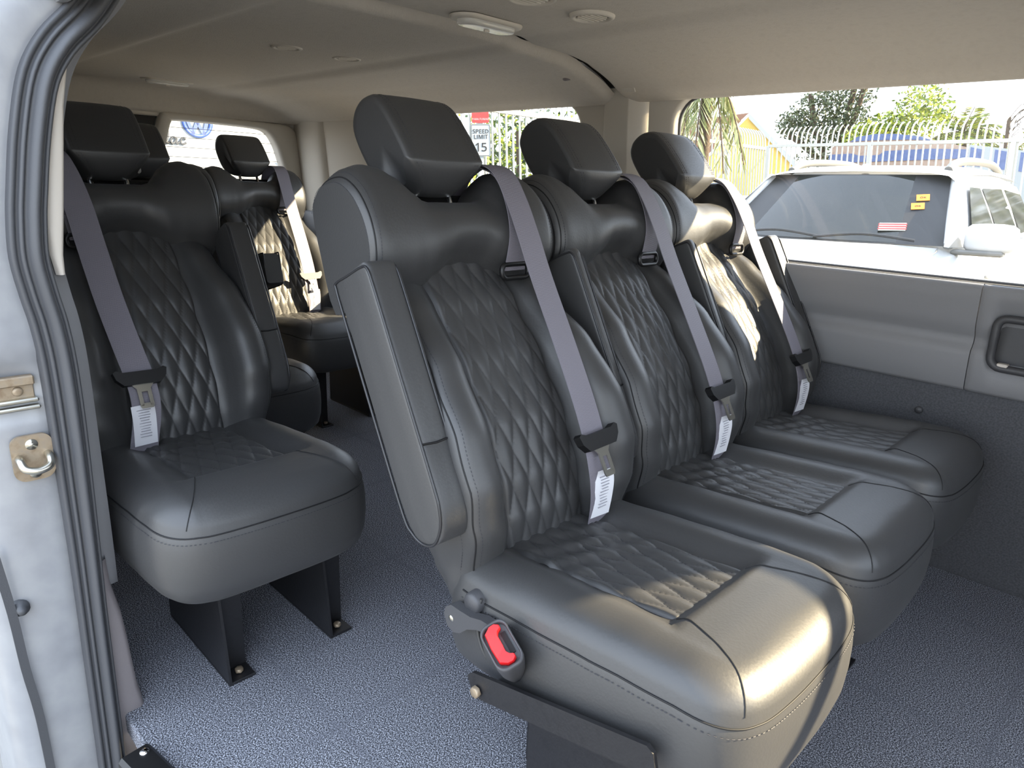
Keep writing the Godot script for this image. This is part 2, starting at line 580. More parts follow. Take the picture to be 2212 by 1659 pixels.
func rear_door() -> void:
	# tailgate wall with its window hole
	var hole := [Vector2(-0.455, 0.96), Vector2(-0.49, 1.075), Vector2(-0.505, 1.112), Vector2(-0.525, 1.124), Vector2(-0.72, 1.124), Vector2(-0.90, 1.118), Vector2(-0.955, 1.100), Vector2(-0.985, 1.06), Vector2(-1.005, 1.01), Vector2(-1.03, 0.90), Vector2(-1.03, 0.72), Vector2(-0.98, 0.68), Vector2(-0.60, 0.68), Vector2(-0.40, 0.72), Vector2(-0.41, 0.82)]
	var raised := [Vector2(-0.40, 0.96), Vector2(-0.445, 1.09), Vector2(-0.465, 1.14), Vector2(-0.50, 1.154), Vector2(-0.74, 1.152), Vector2(-1.02, 1.145), Vector2(-1.085, 1.128), Vector2(-1.115, 1.07), Vector2(-1.13, 1.0), Vector2(-1.145, 0.90), Vector2(-1.15, 0.70), Vector2(-1.12, 0.62), Vector2(-0.60, 0.60), Vector2(-0.34, 0.66), Vector2(-0.37, 0.82)]
	var f := func(a: Array, x: float, k := 0.0) -> PackedVector3Array:
		var out := PackedVector3Array()
		for p: Vector2 in a:
			var q := p.lerp(Vector2(-0.74, 0.9), k)
			out.append(Vector3(x, q.y, q.x))
		return smooth(out, 4, true)
	var rows := [f.call(raised, -2.71, -0.02), f.call(raised, -2.69, -0.005), f.call(raised, -2.682, 0.02), f.call(hole, -2.676, -0.06), f.call(hole, -2.682, -0.015), f.call(hole, -2.70, 0.0), f.call(hole, -2.735, 0.01)]
	var dr := struct("door_2", MB.new().rows(rows, true).mesh(), M.beige, "beige rear door trim round the back window")
	var pane := MB.new()
	pane.fan(f.call(hole, -2.73, -0.01), 0)
	obj("pane", pane.mesh(), M.glass, dr)
	for k in 8:
		var y := 1.095 - 0.042 * k
		obj("heater_line", MB.new().tube(pv([Vector3(-2.727, y, -0.42), Vector3(-2.727, y, -1.03)]), 0.0012, 4).mesh(), M.trim_brown, dr)
	var wl := MB.new()
	wl.box(Vector3(-2.72, 0.33, -0.35), Vector3(0.03, 0.72, 1.72), 0.005)
	wl.box(Vector3(-2.72, 1.225, -0.35), Vector3(0.03, 0.18, 1.72), 0.005)
	wl.box(Vector3(-2.725, 0.9, -1.15), Vector3(0.03, 0.6, 0.14), 0.005)
	struct("wall_rear", wl.mesh(), M.beige, "beige rear wall round the back door")
	struct("window_5", MB.new().box(Vector3(-2.728, 0.93, 0.0), Vector3(0.02, 0.48, 0.95), 0.005).mesh(), M.dark_glass, "dark tinted rear glass beside the back window trim")
	struct("trim_9", MB.new().box(Vector3(-2.70, 1.08, -0.33), Vector3(0.03, 0.10, 0.035), 0.004, Basis(Vector3.RIGHT, 0.1)).mesh(), M.black, "small black latch block beside the back window trim")


func jamb() -> void:
	# body side profile at the rear edge of the door opening: y, z of the rubber seal's outer edge
	var t := [[-0.45, 0.528], [-0.09, 0.522], [0.15, 0.519], [0.322, 0.517], [0.45, 0.517], [0.555, 0.517], [0.64, 0.518], [0.695, 0.522], [0.735, 0.528], [0.788, 0.5335], [0.84, 0.530], [0.885, 0.5235], [0.96, 0.510], [1.031, 0.491], [1.08, 0.463], [1.122, 0.425], [1.16, 0.398], [1.20, 0.375]]
	var line := PackedVector3Array()
	for p in t:
		line.append(Vector3(0, p[0], p[1]))
	line = smooth(line, 4)
	# white shut face with pressed steps
	var rows := []
	for p in line:
		var row := PackedVector3Array()
		var s := 0.006 * (smoothstep(0.640, 0.648, p.y) - 1.0) + 0.004 * (smoothstep(0.538, 0.545, p.y) - 1.0)
		for q in [[-0.03, -0.012], [0.0, 0.0], [0.02, 0.002], [0.045, 0.002], [0.07, 0.0], [0.095, -0.01], [0.11, -0.035], [0.115, -0.08], [0.117, -0.16]]:
			var zz: float = p.z + q[0]
			var pocket := 0.0
			if q[0] >= 0.0 and q[0] < 0.1:
				pocket = -0.018 * smoothstep(0.556, 0.566, p.y) * (1.0 - smoothstep(0.624, 0.634, p.y)) * smoothstep(0.008, 0.022, q[0])
			row.append(Vector3(-0.452 + q[1] + s + pocket, p.y, zz))
		rows.append(row)
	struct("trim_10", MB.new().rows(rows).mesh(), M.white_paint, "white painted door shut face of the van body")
	# rubber seal: a ribbed section swept along the line
	var seal := []
	var sec := [[0.006, -0.012], [0.004, 0.006], [0.0, 0.010], [-0.006, 0.008], [-0.008, 0.003], [-0.011, 0.008], [-0.015, 0.014], [-0.019, 0.012], [-0.021, 0.006], [-0.025, 0.016], [-0.031, 0.026], [-0.038, 0.028], [-0.044, 0.022], [-0.046, 0.012], [-0.049, 0.014], [-0.053, 0.018], [-0.057, 0.012], [-0.058, -0.015]]
	for i in line.size():
		var tt := (line[mini(i + 1, line.size() - 1)] - line[maxi(i - 1, 0)]).normalized()
		var nrm := Vector3(0, -tt.z, tt.y)
		var row := PackedVector3Array()
		var wid := lerpf(0.60, 0.72, smoothstep(0.2, 0.6, line[i].y))
		for q in sec:
			row.append(Vector3(-0.445 + q[1], line[i].y, line[i].z) + nrm * (q[0] * wid))
		seal.append(row)
	struct("trim_11", MB.new().rows(seal).mesh(), M.rubber, "dark ribbed rubber door seal along the opening")
	# cream strip inside the seal
	var cs := []
	var ct := [[1.135, 0.425, 0.408], [1.118, 0.432, 0.417], [1.092, 0.440, 0.424], [1.056, 0.451, 0.432], [0.991, 0.466, 0.445], [0.916, 0.480, 0.454], [0.835, 0.488, 0.464], [0.79, 0.487, 0.470], [0.762, 0.483, 0.471]]
	for q in ct:
		cs.append(pv([Vector3(-0.458, q[0], q[1]), Vector3(-0.452, q[0], q[1] - 0.003), Vector3(-0.450, q[0], q[2] + 0.005), Vector3(-0.456, q[0], q[2] + 0.001), Vector3(-0.50, q[0], q[2] - 0.002)]))
	struct("trim_12", MB.new().rows(cs).mesh(), M.cream, "cream plastic trim strip beside the door seal")
	# inner pillar behind the seal
	var inner := []
	for p in line:
		if p.y > 0.24:
			inner.append(pv([Vector3(-0.47, p.y, p.z - 0.04), Vector3(-0.475, p.y, p.z - 0.064), Vector3(-0.52, p.y, p.z - 0.07), Vector3(-0.62, p.y, p.z - 0.05)]))
	struct("trim_13", MB.new().rows(inner).mesh(), M.trim_gray, "grey inner pillar trim behind the door seal")
	# foot trim
	var foot := []
	for q in [[0.30, 0.470], [0.25, 0.468], [0.19, 0.458], [0.14, 0.454], [0.09, 0.451], [0.04, 0.448], [0.01, 0.443], [-0.03, 0.440], [-0.12, 0.440]]:
		foot.append(pv([Vector3(-0.455, q[0], 0.505), Vector3(-0.452, q[0], 0.48), Vector3(-0.453, q[0], q[1] + 0.008), Vector3(-0.459, q[0], q[1] + 0.001), Vector3(-0.48, q[0], q[1] - 0.003), Vector3(-0.60, q[0], q[1] - 0.006)]))
	struct("trim_14", MB.new().rows(foot).mesh(), M.trim_brown, "grey brown plastic foot trim at the base of the door pillar")
	# striker with brass plate
	var sp := thing("door_striker", "brass coloured striker plate with steel loop and two screws on the door pillar", "striker", Vector3(-0.452, 0.498, 0.546))
	var bx := Basis(Vector3(0, 0, 1), Vector3.UP, Vector3(-1, 0, 0))
	var plate := round_rect(-0.026, 0.026, -0.034, 0.036, [0.014, 0.014, 0.016, 0.016], 6, 2)
	obj("plate", MB.new().prism(plate, Vector3(-0.004, 0, 0), Vector3(0, 0, 1), Vector3.UP, Vector3.RIGHT, 0.006).mesh(), M.rust_steel, sp)
	for y in [0.022, -0.022]:
		var sc := obj("screw", MB.new().lathe(Vector3(0.002, y, 0.0), [Vector2(0.0, 0.0035), Vector2(0.004, 0.0032), Vector2(0.0045, 0.002), Vector2(0.008, 0.0015), Vector2(0.0082, 0.0)], 16, Basis(Vector3.FORWARD, PI / 2)).mesh(), M.steel, sp)
	var lp := smooth(pv([Vector3(0.0, 0.004, -0.018), Vector3(0.014, 0.003, -0.018), Vector3(0.026, -0.006, -0.015), Vector3(0.030, -0.010, 0.0), Vector3(0.026, -0.006, 0.015), Vector3(0.014, 0.003, 0.018), Vector3(0.0, 0.004, 0.018)]), 5)
	obj("loop", MB.new().tube(lp, 0.0055, 10).mesh(), M.steel, sp)
	# roller channel in the pressed pocket
	var rc := thing("door_catch", "worn steel door catch channel in the pressed pocket of the pillar", "door catch", Vector3(-0.468, 0.598, 0.560))
	obj("upper_rail", MB.new().box(Vector3(0.006, 0.016, 0.0), Vector3(0.014, 0.014, 0.062), 0.002).mesh(), M.rust_steel, rc)
	obj("channel", MB.new().box(Vector3(0.0, 0.0, 0.0), Vector3(0.008, 0.022, 0.060), 0.001).mesh(), M.rust_steel, rc)
	obj("lower_rail", MB.new().box(Vector3(0.008, -0.013, 0.0), Vector3(0.016, 0.006, 0.066), 0.002).mesh(), M.steel, rc)
	obj("lip", MB.new().box(Vector3(0.010, -0.024, 0.0), Vector3(0.012, 0.006, 0.068), 0.002).mesh(), M.steel, rc)
	obj("screw", MB.new().lathe(Vector3(0.004, 0.0, -0.01), [Vector2(0.0, 0.003), Vector2(0.003, 0.004), Vector2(0.0065, 0.003), Vector2(0.007, 0.0)], 16, Basis(Vector3.FORWARD, PI / 2)).mesh(), M.rust_steel, rc)
	# rubber buffer
	var rb := thing("rubber_buffer", "small dark rubber buffer on the lower door pillar", "buffer", Vector3(-0.462, 0.262, 0.592))
	obj("stud", MB.new().lathe(Vector3.ZERO, [Vector2(0.0, 0.02), Vector2(0.006, 0.019), Vector2(0.007, 0.010), Vector2(0.012, 0.008), Vector2(0.012, -0.01)], 14, Basis(Vector3.FORWARD, PI / 2)).mesh(), M.rubber, rb)
	# dark body gap beside the buffer
	var gp := smooth(pv([Vector3(-0.4545, 0.36, 0.612), Vector3(-0.453, 0.26, 0.604), Vector3(-0.453, 0.16, 0.600), Vector3(-0.4525, 0.08, 0.594), Vector3(-0.452, 0.0, 0.592), Vector3(-0.452, -0.2, 0.59)]), 4)
	var ga := PackedVector3Array()
	for q in gp:
		ga.append(Vector3(0, 0, 1))
	struct("trim_15", MB.new().ribbon(gp, ga, 0.012, 0.004).mesh(), M.rubber, "dark body gap beside the rubber buffer on the door pillar")
	# bracket on the carpet edge
	var br := thing("sill_bracket", "black metal bracket with a screw on the carpet edge by the door", "bracket", Vector3(-0.30, 0.0, 0.485))
	obj("plate", MB.new().box(Vector3(0.04, 0.010, 0.0), Vector3(0.16, 0.02, 0.05), 0.006, Basis(Vector3.UP, 0.15)).mesh(), M.black, br)
	obj("screw", MB.new().lathe(Vector3(-0.02, 0.02, 0.0), [Vector2(0.0, 0.004), Vector2(0.004, 0.0038), Vector2(0.007, 0.002), Vector2(0.0075, 0.0)], 14).mesh(), M.chrome, br)


func ceiling_fittings() -> void:
	for v in [[-1.295, -0.335, "round air vent in the rear headliner, the one nearer the door side", 0.3, 0.046], [-1.300, -0.535, "round air vent in the rear headliner, the one nearer the window side", -0.2, 0.046], [-0.345, -0.540, "round air vent in the front headliner with closed flap", 0.0, 0.050], [-0.342, -0.350, "round air vent in the front headliner with open slats", 0.6, 0.052]]:
		var vt := thing("ceiling_vent", v[2], "air vent", Vector3(v[0], 1.262, v[1]), "headliner air vents")
		var r: float = v[4]
		obj("ring", MB.new().lathe(Vector3.ZERO, [Vector2(r, 0.003), Vector2(r - 0.002, -0.004), Vector2(r - 0.006, -0.007), Vector2(r - 0.011, -0.0065), Vector2(r - 0.014, -0.002), Vector2(r - 0.014, 0.001)], 32).mesh(), M.beige, vt)
		obj("bowl", MB.new().lathe(Vector3.ZERO, [Vector2(r - 0.012, -0.0012), Vector2(r - 0.02, -0.001), Vector2(0.0001, -0.001)], 24).mesh(), M.vent_dark, vt)
		for k in 6:
			var u := (k - 2.5) / 3.0
			var rr := r - 0.018
			var half := sqrt(maxf(0.0, rr * rr - u * u * rr * rr)) * 0.96
			obj("slat", MB.new().box(Vector3(0, -0.0035, 0), Vector3(0.004, 0.005, half * 2.0), 0.001, Basis(Vector3.BACK, v[3] * 1.2)).mesh(), M.beige, vt).position = Vector3(u * rr, 0, 0)
	for l in [[-0.572, -0.444, 1.0, "oval dome lamp with clear lens between the front headliner vents"], [-2.46, -0.42, 1.05, "oval dome lamp with clear lens near the back window"]]:
		var lm := thing("dome_lamp", l[3], "lamp", Vector3(l[0], 1.262, l[1]), "headliner dome lamps")
		lm.scale = Vector3.ONE * l[2]
		for q in [["housing", 0.040, 0.098, 0.008, M.beige, 0.0], ["lens", 0.028, 0.080, 0.012, M.lens, -0.007]]:
			var rows := []
			for e in [[1.0, 0.004], [1.0, -0.3], [0.95, -0.75], [0.82, -0.97], [0.55, -1.0], [0.02, -1.0]]:
				var row := PackedVector3Array()
				for p in round_rect(-q[1], q[1], -q[2], q[2], [q[1] * 0.99, q[1] * 0.99, q[1] * 0.99, q[1] * 0.99], 8, 3):
					row.append(Vector3(p.x * e[0], q[5] + q[3] * e[1], p.y * lerpf(1.0, e[0], 0.5)))
				rows.append(row)
			obj(q[0], MB.new().rows(rows, true, true).mesh(), q[4], lm)
		obj("switch", MB.new().box(Vector3(0.0, -0.0205, 0.0), Vector3(0.006, 0.005, 0.014), 0.001).mesh(), M.beige, lm)
	# small round plug and press mark
	var pl := thing("headliner_plug", "small round plug in the rear headliner beside the roof joint", "plug", Vector3(-0.775, 1.219, -0.965))
	obj("cap", MB.new().lathe(Vector3.ZERO, [Vector2(0.0, -0.004), Vector2(0.014, -0.004), Vector2(0.017, -0.001), Vector2(0.018, 0.006)], 20, Basis(Vector3.RIGHT, 0.35)).mesh(), M.trim_brown, pl)
	var mk := thing("warning_tab", "small embossed oblong tab on the headliner above the side window", "tab", Vector3(-0.605, 1.186, -1.036))
	obj("plate", MB.new().box(Vector3.ZERO, Vector3(0.05, 0.018, 0.004), 0.0015, Basis(Vector3.RIGHT, 0.62)).mesh(), M.beige, mk)


# ---------------------------------------------------------------- seats

const TILT := 0.48869219
var S := {}          # meshes of seat parts, shared between the seats


# a point of the backrest: v up along the back, d out of it, z across
func bp(v: float, d: float, z: float) -> Vector3:
	return Vector3(0.063 - sin(TILT) * v + cos(TILT) * d, 0.368 + cos(TILT) * v + sin(TILT) * d, z)


const PANEL := 0.0875
const BACK_BASE := [[-0.10, -0.055], [-0.03, -0.034], [0.0, -0.022], [0.06, 0.000], [0.12, 0.013], [0.20, 0.018], [0.30, 0.008], [0.40, -0.014], [0.47, -0.032], [0.55, -0.04]]
const BACK_CREST := [[-0.10, 0.012], [0.0, 0.028], [0.06, 0.052], [0.12, 0.064], [0.20, 0.062], [0.30, 0.050], [0.40, 0.026], [0.47, 0.006], [0.55, 0.0]]
const BACK_WIDE := [[-0.10, 0.150], [-0.05, 0.168], [0.0, 0.180], [0.08, 0.194], [0.16, 0.197], [0.24, 0.192], [0.32, 0.182], [0.40, 0.168], [0.47, 0.160], [0.55, 0.155]]
const BACK_REAR := [[-0.10, -0.065], [0.0, -0.085], [0.10, -0.10], [0.30, -0.115], [0.55, -0.13]]


func back_front(t: float, v: float) -> float:
	var base := tab(BACK_BASE, v)
	var e := tab(BACK_CREST, v)
	var w := tab(BACK_WIDE, v)
	var tc := w - 0.034
	if t <= PANEL:
		return base - 0.004 * pow(t / PANEL, 2.0)
	if t < tc:
		var k := (t - PANEL) / (tc - PANEL)
		return base - 0.004 + (e + 0.004) * (1.0 - pow(1.0 - k, 2.2)) * smoothstep(-0.35, 0.7, k)
	var q := clampf((t - tc) / (w - tc), 0.0, 1.0)
	return base + e - 0.030 * (1.0 - sqrt(maxf(0.0, 1.0 - q * q)))


func arch(t: float) -> float:
	return tab([[0.0, 0.481], [0.03, 0.478], [0.06, 0.464], [0.086, 0.450], [0.12, 0.441], [0.16, 0.438], [0.20, 0.446]], t)


func crown(t: float) -> float:
	return tab([[0.0, 0.585], [0.05, 0.586], [0.070, 0.592], [0.088, 0.614], [0.108, 0.640], [0.128, 0.653], [0.15, 0.657], [0.172, 0.650], [0.20, 0.630]], t)


func quilt(u: float, v: float) -> float:
	var a := u / 0.0335 + v / 0.105
	var b := u / 0.0335 - v / 0.105
	return pow(absf(sin(PI * a) * sin(PI * b)), 0.5)


func back_mesh() -> ArrayMesh:
	var rows := []
	for i in 49:
		var v := lerpf(-0.095, 0.50, i / 48.0)
		var w := tab(BACK_WIDE, v)
		var rear := tab(BACK_REAR, v)
		var half := []
		for j in 23:
			var k := j / 22.0
			var t := w * sin(k * PI * 0.5) if j > 0 else 0.0
			half.append(Vector2(t, back_front(t, v)))
		var fd: float = half[22].y
		for q in [[0.004, 0.25], [0.006, 0.5], [0.003, 0.75]]:
			half.append(Vector2(w + q[0] + 0.0025 * sin(v * 95.0 + q[1] * 7.0) * exp(-pow((v - 0.02) / 0.07, 2.0)), lerpf(fd, rear, q[1])))
		half.append(Vector2(w - 0.006, rear + 0.012))
		half.append(Vector2(w - 0.022, rear))
		half.append(Vector2(w * 0.5, rear - 0.006))
		half.append(Vector2(0.0, rear - 0.008))
		var ring := PackedVector3Array()
		for p: Vector2 in half:
			ring.append(bp(v, p.y, p.x))
		for j in range(half.size() - 2, 0, -1):
			ring.append(bp(v, half[j].y, -half[j].x))
		rows.append(ring)
	return MB.new().rows(rows, true, true).mesh()


func pad_profile(u: float) -> Array:
	var t := absf(u)
	var vb := arch(t)
	var vt := crown(t)
	var edge := -0.020 * (1.0 - sqrt(maxf(0.0, 1.0 - pow(clampf((t - 0.172) / 0.0245, 0.0, 1.0), 2.0))))
	var notch := 1.0 - smoothstep(0.075, 0.105, t)
	var p := []
	for q in [[0.0, -0.040], [0.05, -0.016], [0.12, 0.006], [0.22, 0.022], [0.36, 0.032], [0.52, 0.034], [0.68, 0.028], [0.80, 0.017], [0.90, 0.001], [0.96, -0.018], [1.0, -0.048]]:
		var d: float = q[1] + edge + 0.012 * notch * smoothstep(0.85, 1.0, q[0])
		p.append(Vector2(lerpf(vb, vt, q[0]), d))
	p.append(Vector2(vt - 0.004, -0.085))
	p.append(Vector2(vt - 0.022, -0.108))
	p.append(Vector2(lerpf(vb, vt, 0.5), -0.122))
	p.append(Vector2(vb, -0.128))
	return p


func pad_mesh() -> ArrayMesh:
	var rows := []
	for i in 61:
		var k := i / 30.0 - 1.0
		var u := 0.196 * (k * (1.3 - 0.3 * k * k))
		var row := PackedVector3Array()
		var cp := PackedVector3Array()
		for p: Vector2 in pad_profile(u):
			cp.append(bp(p.x, p.y, u))
		rows.append(smooth(cp, 3, true))
	return MB.new().rows(rows, true, true).mesh()


func panel_mesh() -> ArrayMesh:
	var rows := []
	for i in 221:
		var row := PackedVector3Array()
		for j in 73:
			var s := j / 36.0 - 1.0
			var u := PANEL * s
			var v := lerpf(-0.045, arch(absf(u)) + 0.012, i / 220.0)
			var tuck := 0.006 * smoothstep(0.93, 1.0, absf(s))
			row.append(bp(v, back_front(absf(u), v) + 0.0035 + 0.0045 * quilt(u, v) - tuck, u))
		rows.append(row)
	return MB.new().rows(rows).mesh()


# short thread lengths along a path, lying on the cloth with its outward direction o
func stitches(mb: MB, path: PackedVector3Array, outward: Vector3, pitch := 0.0058, length := 0.0040, thick := 0.0011) -> void:
	var left := pitch * 0.5
	for i in path.size() - 1:
		var a := path[i]
		var b := path[i + 1]
		var l := a.distance_to(b)
		if l < 0.00001:
			continue
		var t := (b - a) / l
		var n := (outward - t * outward.dot(t)).normalized()
		var w := t.cross(n)
		while left < l:
			var c := a + t * left
			var h := t * length * 0.5
			var s := w * thick * 0.5
			var up := n * thick * 0.55
			mb.quad(c - h - s, c - h * 0.6 + up, c + h * 0.6 + up, c + h - s)
			mb.quad(c - h * 0.6 + up, c - h + s, c + h + s, c + h * 0.6 + up)
			left += pitch
		left -= l


func panel_stitch_mesh(cushion: bool) -> ArrayMesh:
	var mb := MB.new()
	for fam in [1.0, -1.0]:
		for k in range(-14, 22):
			var path := PackedVector3Array()
			for i in 90:
				var vv: float
				var u: float
				u = lerpf(-0.083, 0.083, i / 89.0)
				vv = 0.105 * (k - u / 0.0335) * fam
				if cushion:
					if vv > 0.045 and vv < quilt_front(u) - 0.004:
						path.append(Vector3(vv, cushion_low(vv) + 0.0030, u))
				elif vv > -0.03 and vv < arch(absf(u)) - 0.006:
					path.append(bp(vv, back_front(absf(u), vv) + 0.0036, u))
			if path.size() > 2:
				stitches(mb, path, Vector3.UP if cushion else Vector3(cos(TILT), sin(TILT), 0), 0.0060, 0.0042, 0.0009)
	return mb.mesh()


# plan of the cushion: half width and front edge with round corners
func cushion_outline(n: int) -> PackedVector2Array:
	var out := PackedVector2Array()
	var c := PackedVector3Array()
	for p in [[0.015, 0.0], [0.015, 0.10], [0.018, 0.165], [0.035, 0.184], [0.08, 0.190], [0.20, 0.193], [0.30, 0.193], [0.38, 0.191], [0.43, 0.183], [0.461, 0.160], [0.476, 0.122], [0.482, 0.06], [0.483, 0.0]]:
		c.append(Vector3(p[0], 0, p[1]))
	var h := smooth(c, n)
	for p in h:
		out.append(Vector2(p.x, p.z))
	for i in range(h.size() - 2, 0, -1):
		out.append(Vector2(h[i].x, -h[i].z))
	return out


func quilt_front(z: float) -> float:
	return 0.336 + 0.010 * (1.0 - pow(z / PANEL, 2.0))


func cushion_low(x: float) -> float:
	return tab([[0.0, 0.372], [0.08, 0.374], [0.18, 0.383], [0.28, 0.391], [0.335, 0.396], [0.40, 0.398], [0.48, 0.388]], x)


func cushion_top(x: float, z: float) -> float:
	var t := absf(z)
	var base := cushion_low(x)
	var side := smoothstep(PANEL - 0.004, 0.135, t)
	var front := smoothstep(0.322, 0.360, x)
	return base + 0.020 * maxf(side, front * 0.95)


# height of the cushion cover with its rolled edge
func cushion_skin(x: float, z: float, line: PackedVector2Array) -> float:
	var c := Vector2(clampf(x, 0.10, 0.34), 0.0)
	var q := Vector2(x, z)
	var far := c + (q - c).normalized() * 0.6
	var dist := 1.0
	for i in line.size():
		var h = Geometry2D.segment_intersects_segment(c, far, line[i], line[(i + 1) % line.size()])
		if h != null:
			dist = (h - c).length() - (q - c).length()
	var roll := 0.044 * (1.0 - sqrt(maxf(0.0, 1.0 - pow(clampf(1.0 - dist / 0.055, 0.0, 1.0), 2.0))))
	return cushion_top(x, z) - roll


func cushion_mesh() -> ArrayMesh:
	var line := cushion_outline(6)
	var n := line.size()
	var rows := []
	for k in 25:
		var r := k / 24.0
		r = 1.0 - pow(1.0 - r, 1.35)
		var row := PackedVector3Array()
		for p in line:
			var c := Vector2(clampf(p.x, 0.10, 0.34), 0.0)
			var q := c.lerp(p, r)
			var dist := (p - q).length()
			var roll := 0.044 * (1.0 - sqrt(maxf(0.0, 1.0 - pow(clampf(1.0 - dist / 0.055, 0.0, 1.0), 2.0))))
			row.append(Vector3(q.x, cushion_top(q.x, q.y) - roll, q.y))
		rows.append(row)
	var edge: PackedVector3Array = rows[rows.size() - 1]
	for q in [[0.0015, -0.004], [0.004, -0.014], [0.0065, -0.035], [0.007, -0.06], [0.005, -0.09], [-0.001, -0.112], [-0.012, -0.123], [-0.05, -0.126], [-0.15, -0.126]]:
		var row := PackedVector3Array()
		for j in n:
			var c := Vector3(clampf(edge[j].x, 0.12, 0.34), 0, 0)
			var o := Vector3(edge[j].x - c.x, 0, edge[j].z).normalized()
			row.append(Vector3(edge[j].x, edge[j].y + q[1], edge[j].z) + o * q[0])
		rows.append(row)
	return MB.new().rows(rows, true).mesh()


func cushion_panel_mesh() -> ArrayMesh:
	var rows := []
	for i in 141:
		var row := PackedVector3Array()
		for j in 73:
			var s := j / 36.0 - 1.0
			var z := PANEL * s
			var x := lerpf(0.03, quilt_front(z), i / 140.0)
			var tuck := 0.006 * maxf(smoothstep(0.93, 1.0, absf(s)), smoothstep(0.985, 1.0, i / 140.0))
			var wrinkle := 0.0022 * sin(x * 130.0 + z * 60.0) * exp(-pow((x - 0.12) / 0.07, 2.0))
			row.append(Vector3(x, cushion_low(x) + 0.020 * smoothstep(PANEL - 0.004, 0.135, absf(z)) + 0.0025 + 0.0042 * quilt(z, x) - tuck + wrinkle, z))
		rows.append(row)
	return MB.new().rows(rows).mesh()


func headrest_mesh() -> ArrayMesh:
	var prof := [[0.606, -0.022], [0.622, 0.006], [0.637, 0.020], [0.650, 0.021], [0.70, 0.011], [0.745, -0.002], [0.772, -0.016], [0.786, -0.036], [0.791, -0.062], [0.783, -0.088], [0.760, -0.104], [0.715, -0.101], [0.665, -0.086], [0.628, -0.066], [0.610, -0.046]]
	var rows := []
	for e in [[-0.080, 0.80], [-0.0795, 0.90], [-0.077, 0.955], [-0.072, 0.985], [-0.067, 0.985], [-0.064, 1.0], [-0.04, 1.012], [0.0, 1.018], [0.04, 1.012], [0.064, 1.0], [0.067, 0.985], [0.072, 0.985], [0.077, 0.955], [0.0795, 0.90], [0.080, 0.80]]:
		var cp := PackedVector3Array()
		for p in prof:
			var v: float = 0.70 + (p[0] - 0.70) * e[1]
			var d: float = -0.042 + (p[1] + 0.042) * e[1]
			cp.append(bp(v, d, e[0] * lerpf(0.42, 1.0, smoothstep(0.598, 0.645, v))))
		rows.append(smooth(cp, 4, true))
	return MB.new().rows(rows, true, true).mesh()


func headrest_stitch_mesh() -> ArrayMesh:
	var mb := MB.new()
	for z in [-0.069, 0.069, -0.0605, 0.0605]:
		var cp := PackedVector3Array()
		for p in [[0.622, 0.006], [0.637, 0.020], [0.650, 0.021], [0.70, 0.011], [0.745, -0.002], [0.772, -0.016], [0.786, -0.036], [0.791, -0.062], [0.783, -0.088]]:
			var e := 0.992 if absf(z) > 0.065 else 1.003
			cp.append(bp(0.70 + (p[0] - 0.70) * e, -0.042 + (p[1] + 0.042) * e, z * lerpf(0.42, 1.0, smoothstep(0.598, 0.645, p[0]))))
		var c := smooth(cp, 5)
		for i in c.size() - 1:
			var mid := (c[i] + c[i + 1]) * 0.5
			stitches(mb, pv([c[i], c[i + 1]]), mid - bp(0.70, -0.05, z))
	return mb.mesh()


# seams of the backrest: dark line and a row of thread on either side
func back_seams() -> Array:
	var cord := MB.new()
	var thread := MB.new()
	for s in [-1.0, 1.0]:
		var lines := {}
		for off in [-0.007, 0.0, 0.006]:
			var path := PackedVector3Array()
			for i in 60:
				var v := lerpf(-0.02, 0.415, i / 59.0)
				var w := tab(BACK_WIDE, v)
				var t: float = w - 0.006 + off
				var d := back_front(minf(t, w), v)
				if t > w:
					d -= (t - w) * 2.0
					t = w + 0.001
				if off == 0.006:
					t = w + 0.0008
					d = back_front(w, v) - 0.006
				path.append(bp(v, d + 0.0006, s * t))
			lines[off] = path
		cord.tube(lines[0.0], 0.0012, 5)
		stitches(thread, lines[-0.007], Vector3(cos(TILT), sin(TILT), s * 0.5))
		stitches(thread, lines[0.006], Vector3(cos(TILT), sin(TILT), s * 1.5))
		# shoulder seam of the upper pad
		for q in [[0.183, 0], [0.1905, 1], [0.1955, 2]]:
			var cp := PackedVector3Array()
			for k in range(1, 13):
				var p: Vector2 = pad_profile(q[0])[k]
				cp.append(bp(p.x, p.y + (0.0006 if q[1] < 2 else -0.002), s * (q[0] + (0.0006 if q[1] == 2 else 0.0))))
			var c := smooth(cp, 6)
			if q[1] == 1:
				cord.tube(c, 0.0012, 5)
			else:
				for i in c.size() - 1:
					stitches(thread, pv([c[i], c[i + 1]]), (c[i] - bp(0.55, -0.05, s * 0.1)))
	return [cord.mesh(), thread.mesh()]


